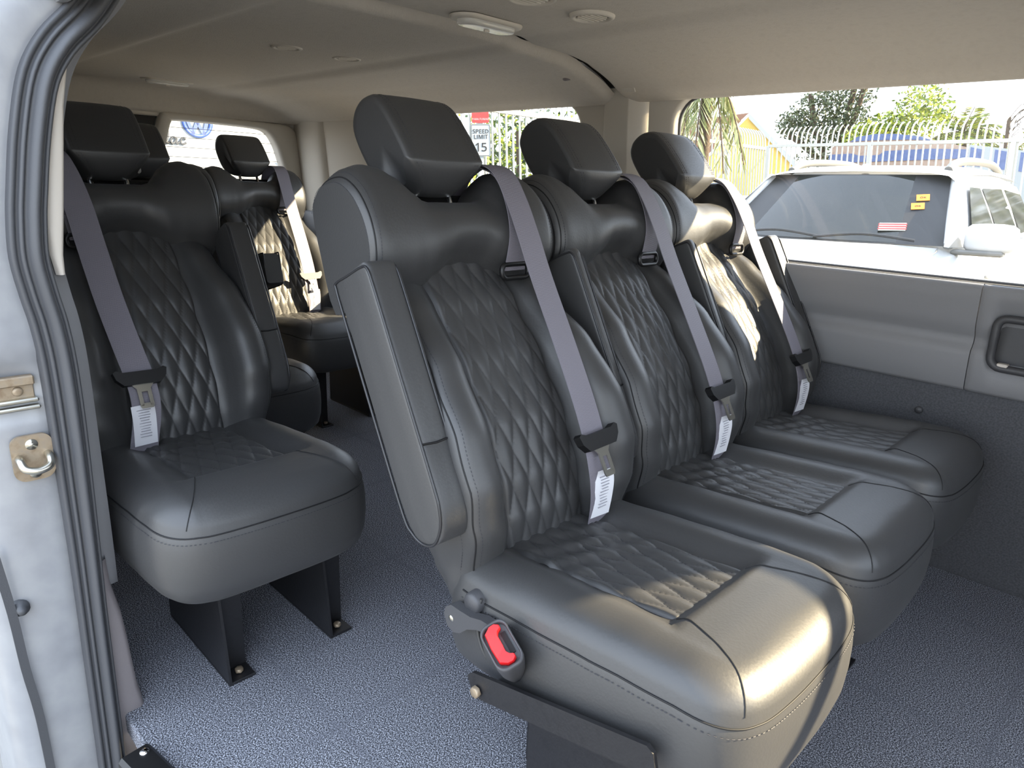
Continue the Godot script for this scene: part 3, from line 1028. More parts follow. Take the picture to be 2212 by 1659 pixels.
func cushion_seams() -> Array:
	var cord := MB.new()
	var thread := MB.new()
	var line := cushion_outline(6)
	var paths := [PackedVector3Array(), PackedVector3Array(), PackedVector3Array()]
	for p in line:
		if p.x < 0.05:
			continue
		var c := Vector2(clampf(p.x, 0.10, 0.34), 0.0)
		var o := (p - c).normalized()
		var y := cushion_top(p.x, p.y) - 0.044
		for k in 3:
			var q: Vector2 = p + o * [-0.0035, 0.0008, 0.0042][k]
			paths[k].append(Vector3(q.x, y + [0.0095, 0.0, -0.010][k], q.y))
	cord.tube(paths[1], 0.0012, 5)
	for k in [0, 2]:
		var pth: PackedVector3Array = paths[k]
		for i in pth.size() - 1:
			stitches(thread, pv([pth[i], pth[i + 1]]), Vector3(pth[i].x - 0.25, 0.1, pth[i].z))
	for s in [-1.0, 1.0]:
		var path := PackedVector3Array()
		for q in [[0.337, 0.0885], [0.355, 0.094], [0.370, 0.099], [0.39, 0.107], [0.405, 0.113], [0.42, 0.120], [0.432, 0.126], [0.442, 0.132], [0.450, 0.138], [0.456, 0.143], [0.461, 0.148], [0.464, 0.152]]:
			path.append(Vector3(q[0], cushion_skin(q[0], q[1], line) + 0.0004, s * q[1]))
		cord.tube(smooth(path, 3), 0.0009, 5)
	return [cord.mesh(), thread.mesh()]


func armrest_meshes(s: float, mid := 0.2125, half := 0.0255) -> Array:
	var body := MB.new()
	var rows := []
	for e in [[0.068, 0.30], [0.070, 0.48], [0.076, 0.64], [0.086, 0.78], [0.100, 0.90], [0.118, 0.97], [0.14, 1.0], [0.199, 1.0], [0.203, 0.985], [0.207, 1.0], [0.30, 1.0], [0.44, 1.0], [0.455, 0.985], [0.462, 0.95], [0.466, 0.88]]:
		var ring := PackedVector3Array()
		for p in round_rect(-0.047, 0.047, -half, half, [0.009, 0.009, 0.009, 0.009], 4, 3):
			ring.append(bp(e[0], 0.008 + p.x * e[1], s * (mid + p.y * lerpf(1.0, e[1], 0.12))))
		rows.append(ring)
	body.rows(rows, true, true)
	var pipe := MB.new()
	for zz in [mid + half - 0.0005, mid - half + 0.003]:
		var path := PackedVector3Array()
		for q in [[0.466, -0.034], [0.464, 0.0], [0.462, 0.036], [0.455, 0.0515], [0.42, 0.0545], [0.30, 0.0545], [0.15, 0.0545], [0.115, 0.052], [0.09, 0.042], [0.073, 0.024], [0.068, 0.008], [0.073, -0.012], [0.09, -0.029], [0.12, -0.038], [0.25, -0.0395], [0.42, -0.0395], [0.458, -0.0385]]:
			path.append(bp(q[0], q[1], s * zz))
		pipe.tube(smooth(path, 4, true), 0.0021, 6, true)
	var fold := MB.new().tube(pv([bp(0.203, 0.0553, s * (mid - half + 0.003)), bp(0.201, 0.0556, s * mid), bp(0.203, 0.0553, s * (mid + half - 0.0015))]), 0.0016, 5)
	return [body.mesh(), pipe.mesh(), fold.mesh()]


func belt_meshes(s: float) -> Dictionary:
	var out := {}
	var cp := PackedVector3Array()
	for q in [[0.56, -0.137, -0.116], [0.63, -0.125, -0.116], [0.662, -0.095, -0.116], [0.668, -0.055, -0.115], [0.657, -0.012, -0.113], [0.625, 0.026, -0.110], [0.57, 0.044, -0.103], [0.50, 0.052, -0.097], [0.42, 0.054, -0.094], [0.30, 0.062, -0.090], [0.20, 0.070, -0.083], [0.137, 0.072, -0.077], [0.09, 0.066, -0.075], [0.05, 0.050, -0.079], [0.01, 0.022, -0.086], [-0.035, -0.015, -0.09]]:
		cp.append(bp(q[0], q[1], -s * q[2]))
	cp = smooth(cp, 5)
	var ac := PackedVector3Array()
	for p in cp:
		ac.append(Vector3(0.02, 0, 1))
	out.webbing = MB.new().ribbon(cp, ac, 0.053, 0.0016).mesh()
	var ca := PackedVector3Array()
	for q in [[0.650, -0.010, -0.118], [0.615, 0.024, -0.116], [0.56, 0.037, -0.108], [0.51, 0.034, -0.100], [0.475, 0.018, -0.094], [0.452, 0.002, -0.090]]:
		ca.append(bp(q[0], q[1], -s * q[2]))
	ca = smooth(ca, 5)
	var aa := PackedVector3Array()
	for p in ca:
		aa.append(Vector3(0.0, 0.0, 1))
	out.return_web = MB.new().ribbon(ca, aa, 0.050, 0.0016).mesh()
	var loop := PackedVector3Array()
	for p in round_rect(-0.032, 0.032, -0.011, 0.011, [0.010, 0.010, 0.010, 0.010], 5, 3):
		loop.append(bp(0.450 + p.y, 0.004 + p.y * 0.4, s * 0.090 + p.x))
	out.guide = MB.new().tube(loop, 0.0045, 8, true).mesh()
	# tongue: moulded bar and steel tab with a slot
	var t := MB.new()
	var zc := s * 0.077
	var bb := Basis(Vector3(0, 0, 1), Vector3(-sin(TILT), cos(TILT), 0), Vector3(-cos(TILT), -sin(TILT), 0))
	bb = bb * Basis(Vector3.BACK, 0.02 * s)
	var small := bb
	bb = bb.scaled(Vector3.ONE * 1.18)
	var poly := PackedVector2Array([Vector2(-0.041, 0.012), Vector2(-0.036, 0.015), Vector2(-0.026, 0.011), Vector2(0.026, 0.011), Vector2(0.036, 0.015), Vector2(0.041, 0.012), Vector2(0.038, 0.0), Vector2(0.028, -0.011), Vector2(-0.028, -0.011), Vector2(-0.038, 0.0)])
	var o := bp(0.132, 0.080, zc)
	t.prism(poly, o + bb.z * 0.006, bb.x, bb.y, -bb.z, 0.012)
	out.bar = t.mesh()
	var tab_ := MB.new()
	for pl in [PackedVector2Array([Vector2(-0.022, 0.0), Vector2(-0.0125, -0.012), Vector2(-0.0125, -0.046), Vector2(-0.0055, -0.046), Vector2(-0.0055, -0.018), Vector2(0.0055, -0.018), Vector2(0.0055, -0.046), Vector2(0.0125, -0.046), Vector2(0.0125, -0.012), Vector2(0.022, 0.0)]), PackedVector2Array([Vector2(-0.0125, -0.046), Vector2(-0.010, -0.051), Vector2(0.010, -0.051), Vector2(0.0125, -0.046), Vector2(0.0055, -0.041), Vector2(-0.0055, -0.041)])]:
		tab_.prism(pl, o + bb.y * -0.008, small.x, small.y, -small.z, 0.0024)
	out.tab = tab_.mesh()
	# care label with printed lines
	var lp := PackedVector3Array()
	var la := PackedVector3Array()
	for q in [[0.082, 0.0655], [0.06, 0.0585], [0.035, 0.0435], [0.010, 0.0255]]:
		lp.append(bp(q[0], q[1], s * 0.083 + 0.0))
		la.append(Vector3(0.1 * s, 0, 1))
	out.label = MB.new().ribbon(smooth(lp, 4), la_fill(la, 13), 0.044, 0.0012).mesh()
	var ink := MB.new()
	for k in 11:
		var v := 0.072 - 0.0048 * k
		var d := tab([[0.010, 0.0255], [0.035, 0.0435], [0.06, 0.0585], [0.082, 0.0655]], v) + 0.0022
		var w := 0.026 if k == 0 else 0.014 + 0.008 * absf(sin(k * 2.3))
		ink.box(bp(v, d, s * 0.083), Vector3(w, 0.0016, 0.0006), 0.0, Basis(Vector3(0, 0, 1), Vector3(-sin(TILT + 0.5), cos(TILT + 0.5), 0), Vector3(-cos(TILT + 0.5), -sin(TILT + 0.5), 0)))
	out.ink = ink.mesh()
	return out


func la_fill(a: PackedVector3Array, n: int) -> PackedVector3Array:
	var out := PackedVector3Array()
	for i in n:
		out.append(a[0])
	return out


func bolt_mesh(r := 0.008) -> ArrayMesh:
	var mb := MB.new()
	mb.lathe(Vector3.ZERO, [Vector2(r * 1.7, 0.0), Vector2(r * 1.7, 0.0022), Vector2(r * 0.9, 0.0026)], 20)
	var hexa := []
	for q in [[r, 0.0022], [r, 0.0075], [r * 0.86, 0.0088], [0.0001, 0.0088]]:
		hexa.append(Vector2(q[0], q[1]))
	var m2 := MB.new()
	m2.lathe(Vector3.ZERO, hexa, 6)
	mb.st.append_from(m2.mesh(), 0, Transform3D.IDENTITY)
	return mb.mesh()


func leg_mesh(front: float) -> ArrayMesh:
	var mb := MB.new()
	# side plate, front flange, foot
	mb.prism(PackedVector2Array([Vector2(0.09, 0.0), Vector2(0.385, 0.0), Vector2(0.352, 0.245), Vector2(0.09, 0.245)]), Vector3(0, 0.003, 0.0025), Vector3.RIGHT, Vector3.UP, Vector3(0, 0, -1), 0.005)
	mb.prism(PackedVector2Array([Vector2(0.0, 0.0), Vector2(-0.046, 0.0), Vector2(-0.046, 0.245), Vector2(0.0, 0.245)]), Vector3(0.340, 0.003, 0.0), Vector3(0, 0, 1), Vector3.UP, Vector3(1, 0, 0), 0.004)
	mb.box(Vector3(0.24, 0.003, -0.022), Vector3(0.29, 0.006, 0.05), 0.001)
	return mb.mesh()


func seat_meshes() -> void:
	S.back = back_mesh()
	S.pad = pad_mesh()
	S.panel = panel_mesh()
	S.panel_stitch = panel_stitch_mesh(false)
	S.cushion = cushion_mesh()
	S.cpanel = cushion_panel_mesh()
	S.cpanel_stitch = panel_stitch_mesh(true)
	S.head = headrest_mesh()
	S.head_stitch = headrest_stitch_mesh()
	var bs := back_seams()
	S.back_cord = bs[0]
	S.back_thread = bs[1]
	var cs := cushion_seams()
	S.cush_cord = cs[0]
	S.cush_thread = cs[1]
	S.belt_r = belt_meshes(-1.0)
	S.belt_l = belt_meshes(1.0)
	S.arm_r = armrest_meshes(-1.0)
	S.arm_l = armrest_meshes(1.0)
	S.arm_slim = armrest_meshes(1.0, 0.1985, 0.0125)
	S.bolt = bolt_mesh()
	S.leg = leg_mesh(0.0)
	S.pan = MB.new().box(Vector3(0.24, 0.243, 0), Vector3(0.36, 0.022, 0.30), 0.004).mesh()
	var rear := MB.new()
	rear.box(bp(0.55, -0.112, 0), Vector3(0.020, 0.19, 0.33), 0.008, Basis(Vector3.BACK, TILT))
	S.shell = rear.mesh()
	var post := MB.new()
	post.tube(pv([bp(0.53, -0.045, 0), bp(0.64, -0.045, 0)]), 0.0052, 12)
	S.post = post.mesh()
	# lever
	var lev := PackedVector2Array([Vector2(-0.020, 0.004), Vector2(-0.016, -0.013), Vector2(-0.004, -0.020), Vector2(0.010, -0.018), Vector2(0.028, -0.008), Vector2(0.050, -0.003), Vector2(0.074, -0.004), Vector2(0.083, 0.001), Vector2(0.082, 0.010), Vector2(0.062, 0.014), Vector2(0.040, 0.013), Vector2(0.020, 0.017), Vector2(0.0, 0.022), Vector2(-0.014, 0.016)])
	S.lever = MB.new().prism(lev, Vector3.ZERO, Vector3(0.97, 0.24, 0), Vector3(-0.24, 0.97, 0), Vector3(0, 0, 1), 0.016).mesh()


func belt(t: Node3D, b: Dictionary, label: String) -> void:
	var w := obj("belt", b.webbing, M.belt, t)
	w.set_meta("label", label)
	obj("return_webbing", b.return_web, M.belt, w)
	obj("guide_loop", b.guide, M.black, w)
	var bar := obj("tongue_grip", b.bar, M.black, w)
	obj("tongue", b.tab, M.steel, w)
	obj("care_label", b.label, M.label, w)
	soft(obj("printed_lines", b.ink, M.ink, w))


func soft(o: MeshInstance3D) -> void:
	o.set_meta("kind", "stuff")


func seat(label: String, at: Vector3, o: Dictionary) -> Node3D:
	var t := thing("passenger_seat", label, "seat", at, "black quilted passenger seats")
	t.rotation.y = o.get("turn", 0.0)
	var back := obj("backrest", S.back, M.leather, t)
	soft(obj("seam", S.back_cord, M.seam, back))
	soft(obj("stitching", S.back_thread, M.stitch, back))
	obj("upper_pad", S.pad, M.leather, t)
	obj("rear_shell", S.shell, M.soft_black, t)
	var pn := obj("quilted_back_panel", S.panel, M.leather, t)
	soft(obj("stitching", S.panel_stitch, M.stitch, pn))
	var hr := obj("headrest", S.head, M.leather, t)
	soft(obj("stitching", S.head_stitch, M.stitch, hr))
	for z in [-0.036, 0.036]:
		obj("post", S.post, M.chrome, hr).position.z = z
	if o.get("lift", 0.0) != 0.0:
		hr.position = Vector3(-sin(TILT), cos(TILT), 0) * o.lift
	var cu := obj("seat_cushion", S.cushion, M.leather, t)
	soft(obj("seam", S.cush_cord, M.seam, cu))
	soft(obj("stitching", S.cush_thread, M.stitch, cu))
	var cp := obj("quilted_cushion_panel", S.cpanel, M.leather, t)
	soft(obj("stitching", S.cpanel_stitch, M.stitch, cp))
	obj("seat_pan", S.pan, M.frame_black, t)
	for z in [0.075, -0.135]:
		var lg := obj("leg", S.leg, M.frame_black, t)
		lg.position.z = z
		for x in [0.363, 0.12]:
			obj("bolt", S.bolt, M.rust_steel, lg).position = Vector3(x, 0.006, -0.025)
	for a in o.get("arms", []):
		var m: Array = S.arm_r if a < 0 else S.arm_slim if o.get("slim", false) else S.arm_l
		var ar := obj("armrest", m[0], M.leather, t)
		soft(obj("piping", m[1], M.piping, ar))
		obj("fold_seam", m[2], M.seam, ar)
	if o.get("belt", 0) != 0:
		belt(t, S.belt_l if o.belt > 0 else S.belt_r, "grey lilac webbing belt with white care label")
	return t


func seats() -> void:
	seat_meshes()
	var s1 := seat("black quilted seat with red buckle and recline lever, first of the three seat row", Vector3(0, 0, -0.045), {"arms": [1], "belt": -1})
	aisle_parts(s1)
	seat("middle black quilted leather seat of the three seat row", Vector3(-0.0123, 0.0, -0.464), {"slim": true, "arms": [1], "belt": -1})
	seat("partly sunlit black quilted seat of the three seat row next to the window", Vector3(-0.026, 0.004, -0.881), {"slim": true, "arms": [1, -1], "belt": -1})
	seat("single black quilted leather seat beside the door pillar", Vector3(-0.782, 0, 0.237), {"arms": [-1], "belt": 1})
	var k := seat("black seat with its armrest folded down, behind the single seat", Vector3(-1.40, 0, -0.025), {"arms": [], "belt": 1})
	folded_arm(k)
	seat("black quilted seat in the last row below the back window, sunlit on its back panel", Vector3(-1.90, 0.0, -0.60), {"lift": 0.012, "arms": [], "belt": -1})
	front_seats()


func front_seats() -> void:
	# the driver's place ahead, out of the picture, which keeps the sun off the middle seat
	seat("black driver seat ahead of the row, on the window side", Vector3(1.10, 0.06, -0.92), {"arms": [], "belt": 0})


func folded_arm(t: Node3D) -> void:
	# the armrest swung down: turned about its upper pivot
	var ar := obj("armrest", S.arm_r[0], M.leather, t)
	obj("piping", S.arm_r[1], M.piping, ar)
	var piv := bp(0.12, 0.0, 0.0)
	ar.transform = Transform3D(Basis(Vector3.BACK, -1.78), Vector3.ZERO)
	ar.position = Vector3(-0.15, 0.56, 0.02) - ar.transform.basis * piv


func aisle_parts(t: Node3D) -> void:
	# recline lever with hub
	var lv := obj("recline_lever", S.lever, M.plastic_gray, t)
	lv.position = Vector3(0.062, 0.318, 0.200)
	var hub := obj("hub", MB.new().lathe(Vector3(0, 0, -0.004), [Vector2(0.0, 0.008), Vector2(0.013, 0.008), Vector2(0.016, 0.004), Vector2(0.017, -0.012)], 20, Basis(Vector3.RIGHT, PI / 2)).mesh(), M.plastic_gray, lv)
	hub.position = Vector3(0.022, 0.030, 0)
	obj("screw", MB.new().lathe(Vector3(-0.005, -0.001, 0.016), [Vector2(0.0, 0.0012), Vector2(0.0035, 0.001), Vector2(0.005, 0.0)], 14, Basis(Vector3.RIGHT, PI / 2)).mesh(), M.steel, lv)
	# buckle
	var bk := part("buckle", t)
	var a := Vector3(0.30, 0.80, 0.50).normalized()
	var w := Vector3(0.80, -0.50, 0.10)
	w = (w - a * w.dot(a)).normalized()
	var n := w.cross(a)
	bk.transform = Transform3D(Basis(w, a, -n), Vector3(0.172, 0.338, 0.226))
	var shell_ := MB.new()
	var rows := []
	for e in [[-0.062, 0.30], [-0.060, 0.45], [-0.050, 0.62], [-0.030, 0.86], [-0.005, 0.98], [0.010, 1.0], [0.0135, 0.97], [0.0135, 0.86], [0.006, 0.84]]:
		var ring := PackedVector3Array()
		for p in round_rect(-0.033, 0.033, -0.0195, 0.0195, [0.012, 0.012, 0.014, 0.014], 5, 3):
			ring.append(Vector3(p.x * lerpf(0.75, 1.0, e[1]) if e[0] < 0.0 else p.x * e[1], e[0], p.y * e[1]))
		rows.append(ring)
	obj("housing", shell_.rows(rows, true, true).mesh(), M.plastic_gray, bk)
	var btn := PackedVector2Array()
	for p in [[-0.026, -0.004], [-0.020, -0.013], [0.0, -0.0145], [0.020, -0.013], [0.026, -0.004], [0.0265, 0.004], [0.023, 0.009], [0.019, 0.009], [0.0165, 0.004], [0.012, 0.001], [-0.012, 0.001], [-0.0165, 0.004], [-0.019, 0.009], [-0.023, 0.009], [-0.0265, 0.004]]:
		btn.append(Vector2(p[0], p[1]))
	var bm := MB.new()
	var br := []
	for e in [[0.004, 1.0], [0.0155, 1.0], [0.0172, 0.97], [0.018, 0.90]]:
		var ring := PackedVector3Array()
		for p in btn:
			var c := Vector2(p.x * 0.9, -0.004)
			var q := c.lerp(p, e[1])
			ring.append(Vector3(q.x, e[0], q.y))
		br.append(ring)
	bm.rows(br, true)
	var top: PackedVector3Array = br[3]
	var tp := PackedVector2Array()
	for p in top:
		tp.append(Vector2(p.x, p.z))
	bm.prism(tp, Vector3(0, 0.0165, 0), Vector3.RIGHT, Vector3.BACK, Vector3.UP, 0.0015)
	obj("release_button", bm.mesh(), M.red, bk).set_meta("label", "red release button")
	obj("slot", MB.new().box(Vector3(0, 0.007, 0.009), Vector3(0.03, 0.002, 0.007), 0.0).mesh(), M.soft_black, bk)
	obj("stalk", MB.new().tube(pv([Vector3(-0.014, -0.05, 0), Vector3(-0.018, -0.075, 0.004), Vector3(-0.020, -0.11, 0.012)]), 0.0065, 10).mesh(), M.black, bk)
	# side bracket bar with bolt
	var ba := Vector3(0.275, 0.072, 0).normalized()
	var bar := obj("side_bar", MB.new().prism(PackedVector2Array([Vector2(-0.018, 0.012), Vector2(-0.006, 0.019), Vector2(0.285, 0.019), Vector2(0.292, 0.012), Vector2(0.292, -0.019), Vector2(0.0, -0.019), Vector2(-0.014, -0.012)]), Vector3(0.120, 0.243, 0.214), ba, Vector3(-ba.y, ba.x, 0), Vector3(0, 0, 1), 0.006).mesh(), M.frame_black, t)
	var flange := obj("bar_flange", MB.new().box(Vector3(0.26, 0.272, 0.195), Vector3(0.27, 0.004, 0.045), 0.001, Basis(Vector3.BACK, 0.256)).mesh(), M.frame_black, t)
	var bo := obj("bolt", bolt_mesh(0.0085), M.rust_steel, bar)
	bo.transform = Transform3D(Basis(Vector3.RIGHT, PI / 2), Vector3(0.122, 0.238, 0.220))
	obj("bar_post", MB.new().prism(PackedVector2Array([Vector2(0.17, 0.0), Vector2(0.42, 0.0), Vector2(0.42, 0.29), Vector2(0.17, 0.225)]), Vector3(0, 0.003, 0.165), Vector3.RIGHT, Vector3.UP, Vector3(0, 0, -1), 0.005).mesh(), M.frame_black, t)
	# piped edge of the cover behind the lever
	obj("cover_edge", MB.new().tube(smooth(pv([Vector3(0.098, 0.360, 0.196), Vector3(0.094, 0.335, 0.1985), Vector3(0.096, 0.305, 0.199), Vector3(0.106, 0.280, 0.197), Vector3(0.120, 0.255, 0.19)]), 5), 0.0026, 6).mesh(), M.leather, t)


# ---------------------------------------------------------------- outdoors: the yard lies at a slight slope to the van

const SLOPE := 0.0803
const YARD := -0.74


func outside(called: String, label: String, category: String, at: Vector3, yaw := 0.0, group := "", slope := SLOPE) -> Node3D:
	var t := thing(called, label, category, Vector3.ZERO, group)
	var tilt := Basis(Vector3.BACK, SLOPE)
	t.transform = Transform3D(Basis(Vector3.BACK, slope) * Basis(Vector3.UP, yaw), tilt * at)
	return t


func out_mats() -> void:
	M.car_white = mat(Color(0.66, 0.66, 0.655), 0.25)
	M.car_white.clearcoat_enabled = true
	M.car_white.clearcoat = 0.8
	M.car_gray = mat(Color(0.70, 0.71, 0.72), 0.3)
	M.car_glass = mat(Color(0.11, 0.12, 0.115), 0.07)
	M.car_glass.metallic_specular = 0.45
	M.rail_gray = mat(Color(0.36, 0.355, 0.34), 0.5)
	M.fence = mat(Color(0.62, 0.62, 0.60), 0.5)
	M.orange = mat(Color(0.90, 0.52, 0.16), 0.7)
	M.paper = mat(Color(0.88, 0.88, 0.84), 0.8)
	M.sign_red = mat(Color(0.76, 0.16, 0.15), 0.5)
	M.sign_white = mat(Color(0.56, 0.58, 0.58), 0.5)
	M.sign_blue = mat(Color(0.08, 0.22, 0.48), 0.5)
	M.ink_black = mat(Color(0.10, 0.10, 0.11), 0.6)
	M.yellow_wall = tri(mat(Color(1, 1, 1), 0.9), 0.6, null, 1.0, ramp_tex(0.02, [Color(0.74, 0.62, 0.30), Color(0.77, 0.65, 0.34), Color(0.73, 0.61, 0.30)]))
	M.tile = tri(mat(Color(1, 1, 1), 0.85), 1.0, null, 1.0, ramp_tex(0.03, [Color(0.36, 0.25, 0.19), Color(0.48, 0.34, 0.25), Color(0.42, 0.29, 0.21)]))
	M.blue_paint = tri(mat(Color(1, 1, 1), 0.8), 0.5, null, 1.0, ramp_tex(0.02, [Color(0.26, 0.31, 0.46), Color(0.32, 0.38, 0.53), Color(0.28, 0.34, 0.49)]))
	M.pink_wall = tri(mat(Color(1, 1, 1), 0.9), 0.5, null, 1.0, ramp_tex(0.03, [Color(0.50, 0.43, 0.39), Color(0.58, 0.51, 0.46), Color(0.54, 0.47, 0.42)]))
	M.bark = tri(mat(Color(1, 1, 1), 0.9), 2.0, null, 1.0, ramp_tex(0.03, [Color(0.20, 0.16, 0.12), Color(0.36, 0.30, 0.24)]))
	M.paving = tri(mat(Color(1, 1, 1), 0.9), 0.5, null, 1.0, ramp_tex(0.03, [Color(0.46, 0.45, 0.43), Color(0.54, 0.53, 0.51), Color(0.50, 0.49, 0.47)]))
	var lf := mat(Color(1, 1, 1), 0.55)
	lf.vertex_color_use_as_albedo = true
	lf.backlight_enabled = true
	lf.backlight = Color(0.30, 0.32, 0.10)
	M.leaf = lf


func outdoors() -> void:
	out_mats()
	var gr := outside("yard", "grey paved yard round the van", "ground", Vector3(0, YARD, 0))
	gr.set_meta("kind", "structure")
	obj("slab", MB.new().box(Vector3(-4, -0.05, -10), Vector3(60, 0.1, 70), 0.0).mesh(), M.paving, gr)
	suv()
	fences()
	houses()
	signs()
	greenery()


func car_parts(t: Node3D, paint: Material, rails: bool) -> void:
	var body := MB.new()
	var rows := []
	for q in [[1.22, 0.80, 0.80], [1.20, 1.02, 0.88], [1.12, 1.17, 0.93], [0.95, 1.245, 0.97], [0.6, 1.315, 1.0], [0.2, 1.365, 1.0], [0.02, 1.395, 1.0], [-0.1, 1.40, 1.0], [-1.5, 1.405, 1.0], [-3.2, 1.40, 0.98], [-3.5, 1.35, 0.94], [-3.55, 0.9, 0.90]]:
		var row := PackedVector3Array()
		for p in [[-0.90, 0.45, 0], [-0.965, 0.75, 0], [-0.975, 1.0, 0], [-0.955, -0.13, 1], [-0.90, -0.055, 1], [-0.78, -0.018, 1], [-0.45, 0.0, 1], [0.0, 0.008, 1], [0.45, 0.0, 1], [0.78, -0.018, 1], [0.90, -0.055, 1], [0.955, -0.13, 1], [0.975, 1.0, 0], [0.965, 0.75, 0], [0.90, 0.45, 0]]:
			var y: float = p[1] if p[2] == 0 else q[1] + p[1]
			row.append(Vector3(p[0] * q[2], minf(y, q[1] + 0.008), q[0]))
		rows.append(row)
	body.rows(rows)
	obj("body", body.mesh(), paint, t)
	# bonnet shut line
	obj("bonnet_edge", MB.new().tube(smooth(pv([Vector3(0.80, 1.385, -0.02), Vector3(0.84, 1.36, 0.25), Vector3(0.80, 1.315, 0.6), Vector3(0.70, 1.25, 0.95)]), 4), 0.005, 5).mesh(), M.rail_gray, t)
	# roof
	var roof := []
	for q in [[-0.60, 0.0], [-0.75, 0.03], [-1.1, 0.065], [-1.8, 0.09], [-2.8, 0.08], [-3.35, 0.03]]:
		var row := PackedVector3Array()
		for p in [[-0.72, 1.83], [-0.665, 1.872], [-0.55, 1.893], [-0.3, 1.905], [0.0, 1.908], [0.3, 1.905], [0.55, 1.893], [0.665, 1.872], [0.72, 1.83]]:
			row.append(Vector3(p[0], p[1] + q[1], q[0]))
		roof.append(row)
	obj("roof", MB.new().rows(roof).mesh(), paint, t)
	# sides above the belt
	for s in [-1.0, 1.0]:
		var side := []
		for q in [[0.10, 1.395, 0.88, 1.40, 0.86], [-0.25, 1.395, 0.935, 1.60, 0.80], [-0.62, 1.395, 0.94, 1.85, 0.705], [-1.1, 1.395, 0.945, 1.90, 0.705], [-2.2, 1.395, 0.945, 1.915, 0.705], [-3.35, 1.395, 0.90, 1.86, 0.69]]:
			var row := PackedVector3Array()
			for k in 5:
				var u := k / 4.0
				row.append(Vector3(s * (lerpf(q[2], q[4], u) + 0.02 * sin(u * PI)), lerpf(q[1], q[3], u), q[0]))
			side.append(row)
		obj("side_panel", MB.new().rows(side).mesh(), paint, t)
		for w in [[[-0.28, 1.44], [-1.18, 1.44], [-1.16, 1.80], [-0.78, 1.80]], [[-1.26, 1.44], [-2.15, 1.44], [-2.08, 1.81], [-1.24, 1.80]], [[-2.28, 1.44], [-3.10, 1.46], [-3.0, 1.78], [-2.20, 1.81]]]:
			var row0 := PackedVector3Array()
			var row1 := PackedVector3Array()
			for k in 7:
				var u := k / 6.0
				for e in 2:
					var a: Array = w[0] if e == 0 else w[3]
					var b: Array = w[1] if e == 0 else w[2]
					var z := lerpf(a[0], b[0], u)
					var y := lerpf(a[1], b[1], u)
					var h := (y - 1.395) / 0.50
					var v := Vector3(s * (lerpf(0.945, 0.705, h) + 0.024), y, z)
					if e == 0:
						row0.append(v)
					else:
						row1.append(v)
			var g := obj("side_window", MB.new().rows([row0, row1]).mesh(), M.car_glass, t)
		# mirror
		var mr := MB.new()
		var mrows := []
		for e in [[-0.15, 0.35], [-0.145, 0.7], [-0.12, 0.92], [-0.05, 1.0], [0.05, 1.0], [0.11, 0.92], [0.14, 0.7], [0.148, 0.4]]:
			var ring := PackedVector3Array()
			for p in round_rect(-0.07, 0.06, -0.095, 0.095, [0.05, 0.05, 0.04, 0.04], 5, 2):
				ring.append(Vector3(s * 1.08 + e[0], 1.46 + p.y * e[1], -0.12 + p.x * e[1]))
			mrows.append(ring)
		var mm := obj("mirror", mr.rows(mrows, true, true).mesh(), paint, t)
		obj("mirror_base", MB.new().box(Vector3(s * 1.02, 1.362, -0.10), Vector3(0.30, 0.035, 0.11), 0.012).mesh(), M.rail_gray, mm)
		if rails:
			obj("roof_rail", MB.new().tube(smooth(pv([Vector3(s * 0.60, 1.92, -0.85), Vector3(s * 0.60, 1.985, -1.08), Vector3(s * 0.60, 2.02, -1.6), Vector3(s * 0.60, 2.03, -2.4), Vector3(s * 0.60, 1.97, -2.85)]), 4), 0.032, 8).mesh(), M.rail_gray, t)
			obj("door_handle", MB.new().box(Vector3(s * 0.985, 1.15, -0.95), Vector3(0.03, 0.035, 0.16), 0.01).mesh(), paint, t)
		obj("wheel", MB.new().lathe(Vector3(s * 0.86, 0.39, 0.62), [Vector2(0.0, 0.11), Vector2(0.25, 0.12), Vector2(0.38, 0.11), Vector2(0.39, 0.0), Vector2(0.38, -0.11), Vector2(0.0, -0.11)], 24, Basis(Vector3.BACK, PI / 2)).mesh(), M.rubber, t)
		obj("wheel", MB.new().lathe(Vector3(s * 0.86, 0.39, -2.5), [Vector2(0.0, 0.11), Vector2(0.25, 0.12), Vector2(0.38, 0.11), Vector2(0.39, 0.0), Vector2(0.38, -0.11), Vector2(0.0, -0.11)], 24, Basis(Vector3.BACK, PI / 2)).mesh(), M.rubber, t)
	# windscreen, curved, with its dark surround
	for g in [[0.0, M.car_glass, "windscreen"], [0.035, M.ink_black, "windscreen_surround"]]:
		var wr := []
		for i in 7:
			var u: float = lerpf(-g[0] * 0.6, 1.0 + g[0] * 0.5, i / 6.0)
			var row := PackedVector3Array()
			for k in 13:
				var s := (k / 6.0 - 1.0)
				var hw: float = lerpf(0.795, 0.655, u) + g[0] * 0.7
				row.append(Vector3(s * hw, lerpf(1.405, 1.875, u), lerpf(0.06, -0.58, u) - 0.14 * s * s - g[0] * 0.12 + 0.01))
			wr.append(row)
		obj(g[2], MB.new().rows(wr).mesh(), g[1], t)
	for s in [-1.0, 1.0]:
		obj("pillar", MB.new().tube(smooth(pv([Vector3(s * 0.845, 1.40, -0.10), Vector3(s * 0.775, 1.62, -0.38), Vector3(s * 0.70, 1.865, -0.70)]), 4), 0.036, 8).mesh(), paint, t)
	for w in [[-0.62, 0.02, 0.18], [0.0, 0.66, 0.14]]:
		obj("wiper", MB.new().tube(smooth(pv([Vector3(w[0], 1.418, 0.08 - 0.14 * w[0] * w[0]), Vector3((w[0] + w[1]) * 0.5, 1.455, 0.06), Vector3(w[1], 1.425, 0.07 - 0.14 * w[1] * w[1])]), 5), 0.010, 6).mesh(), M.ink_black, t)


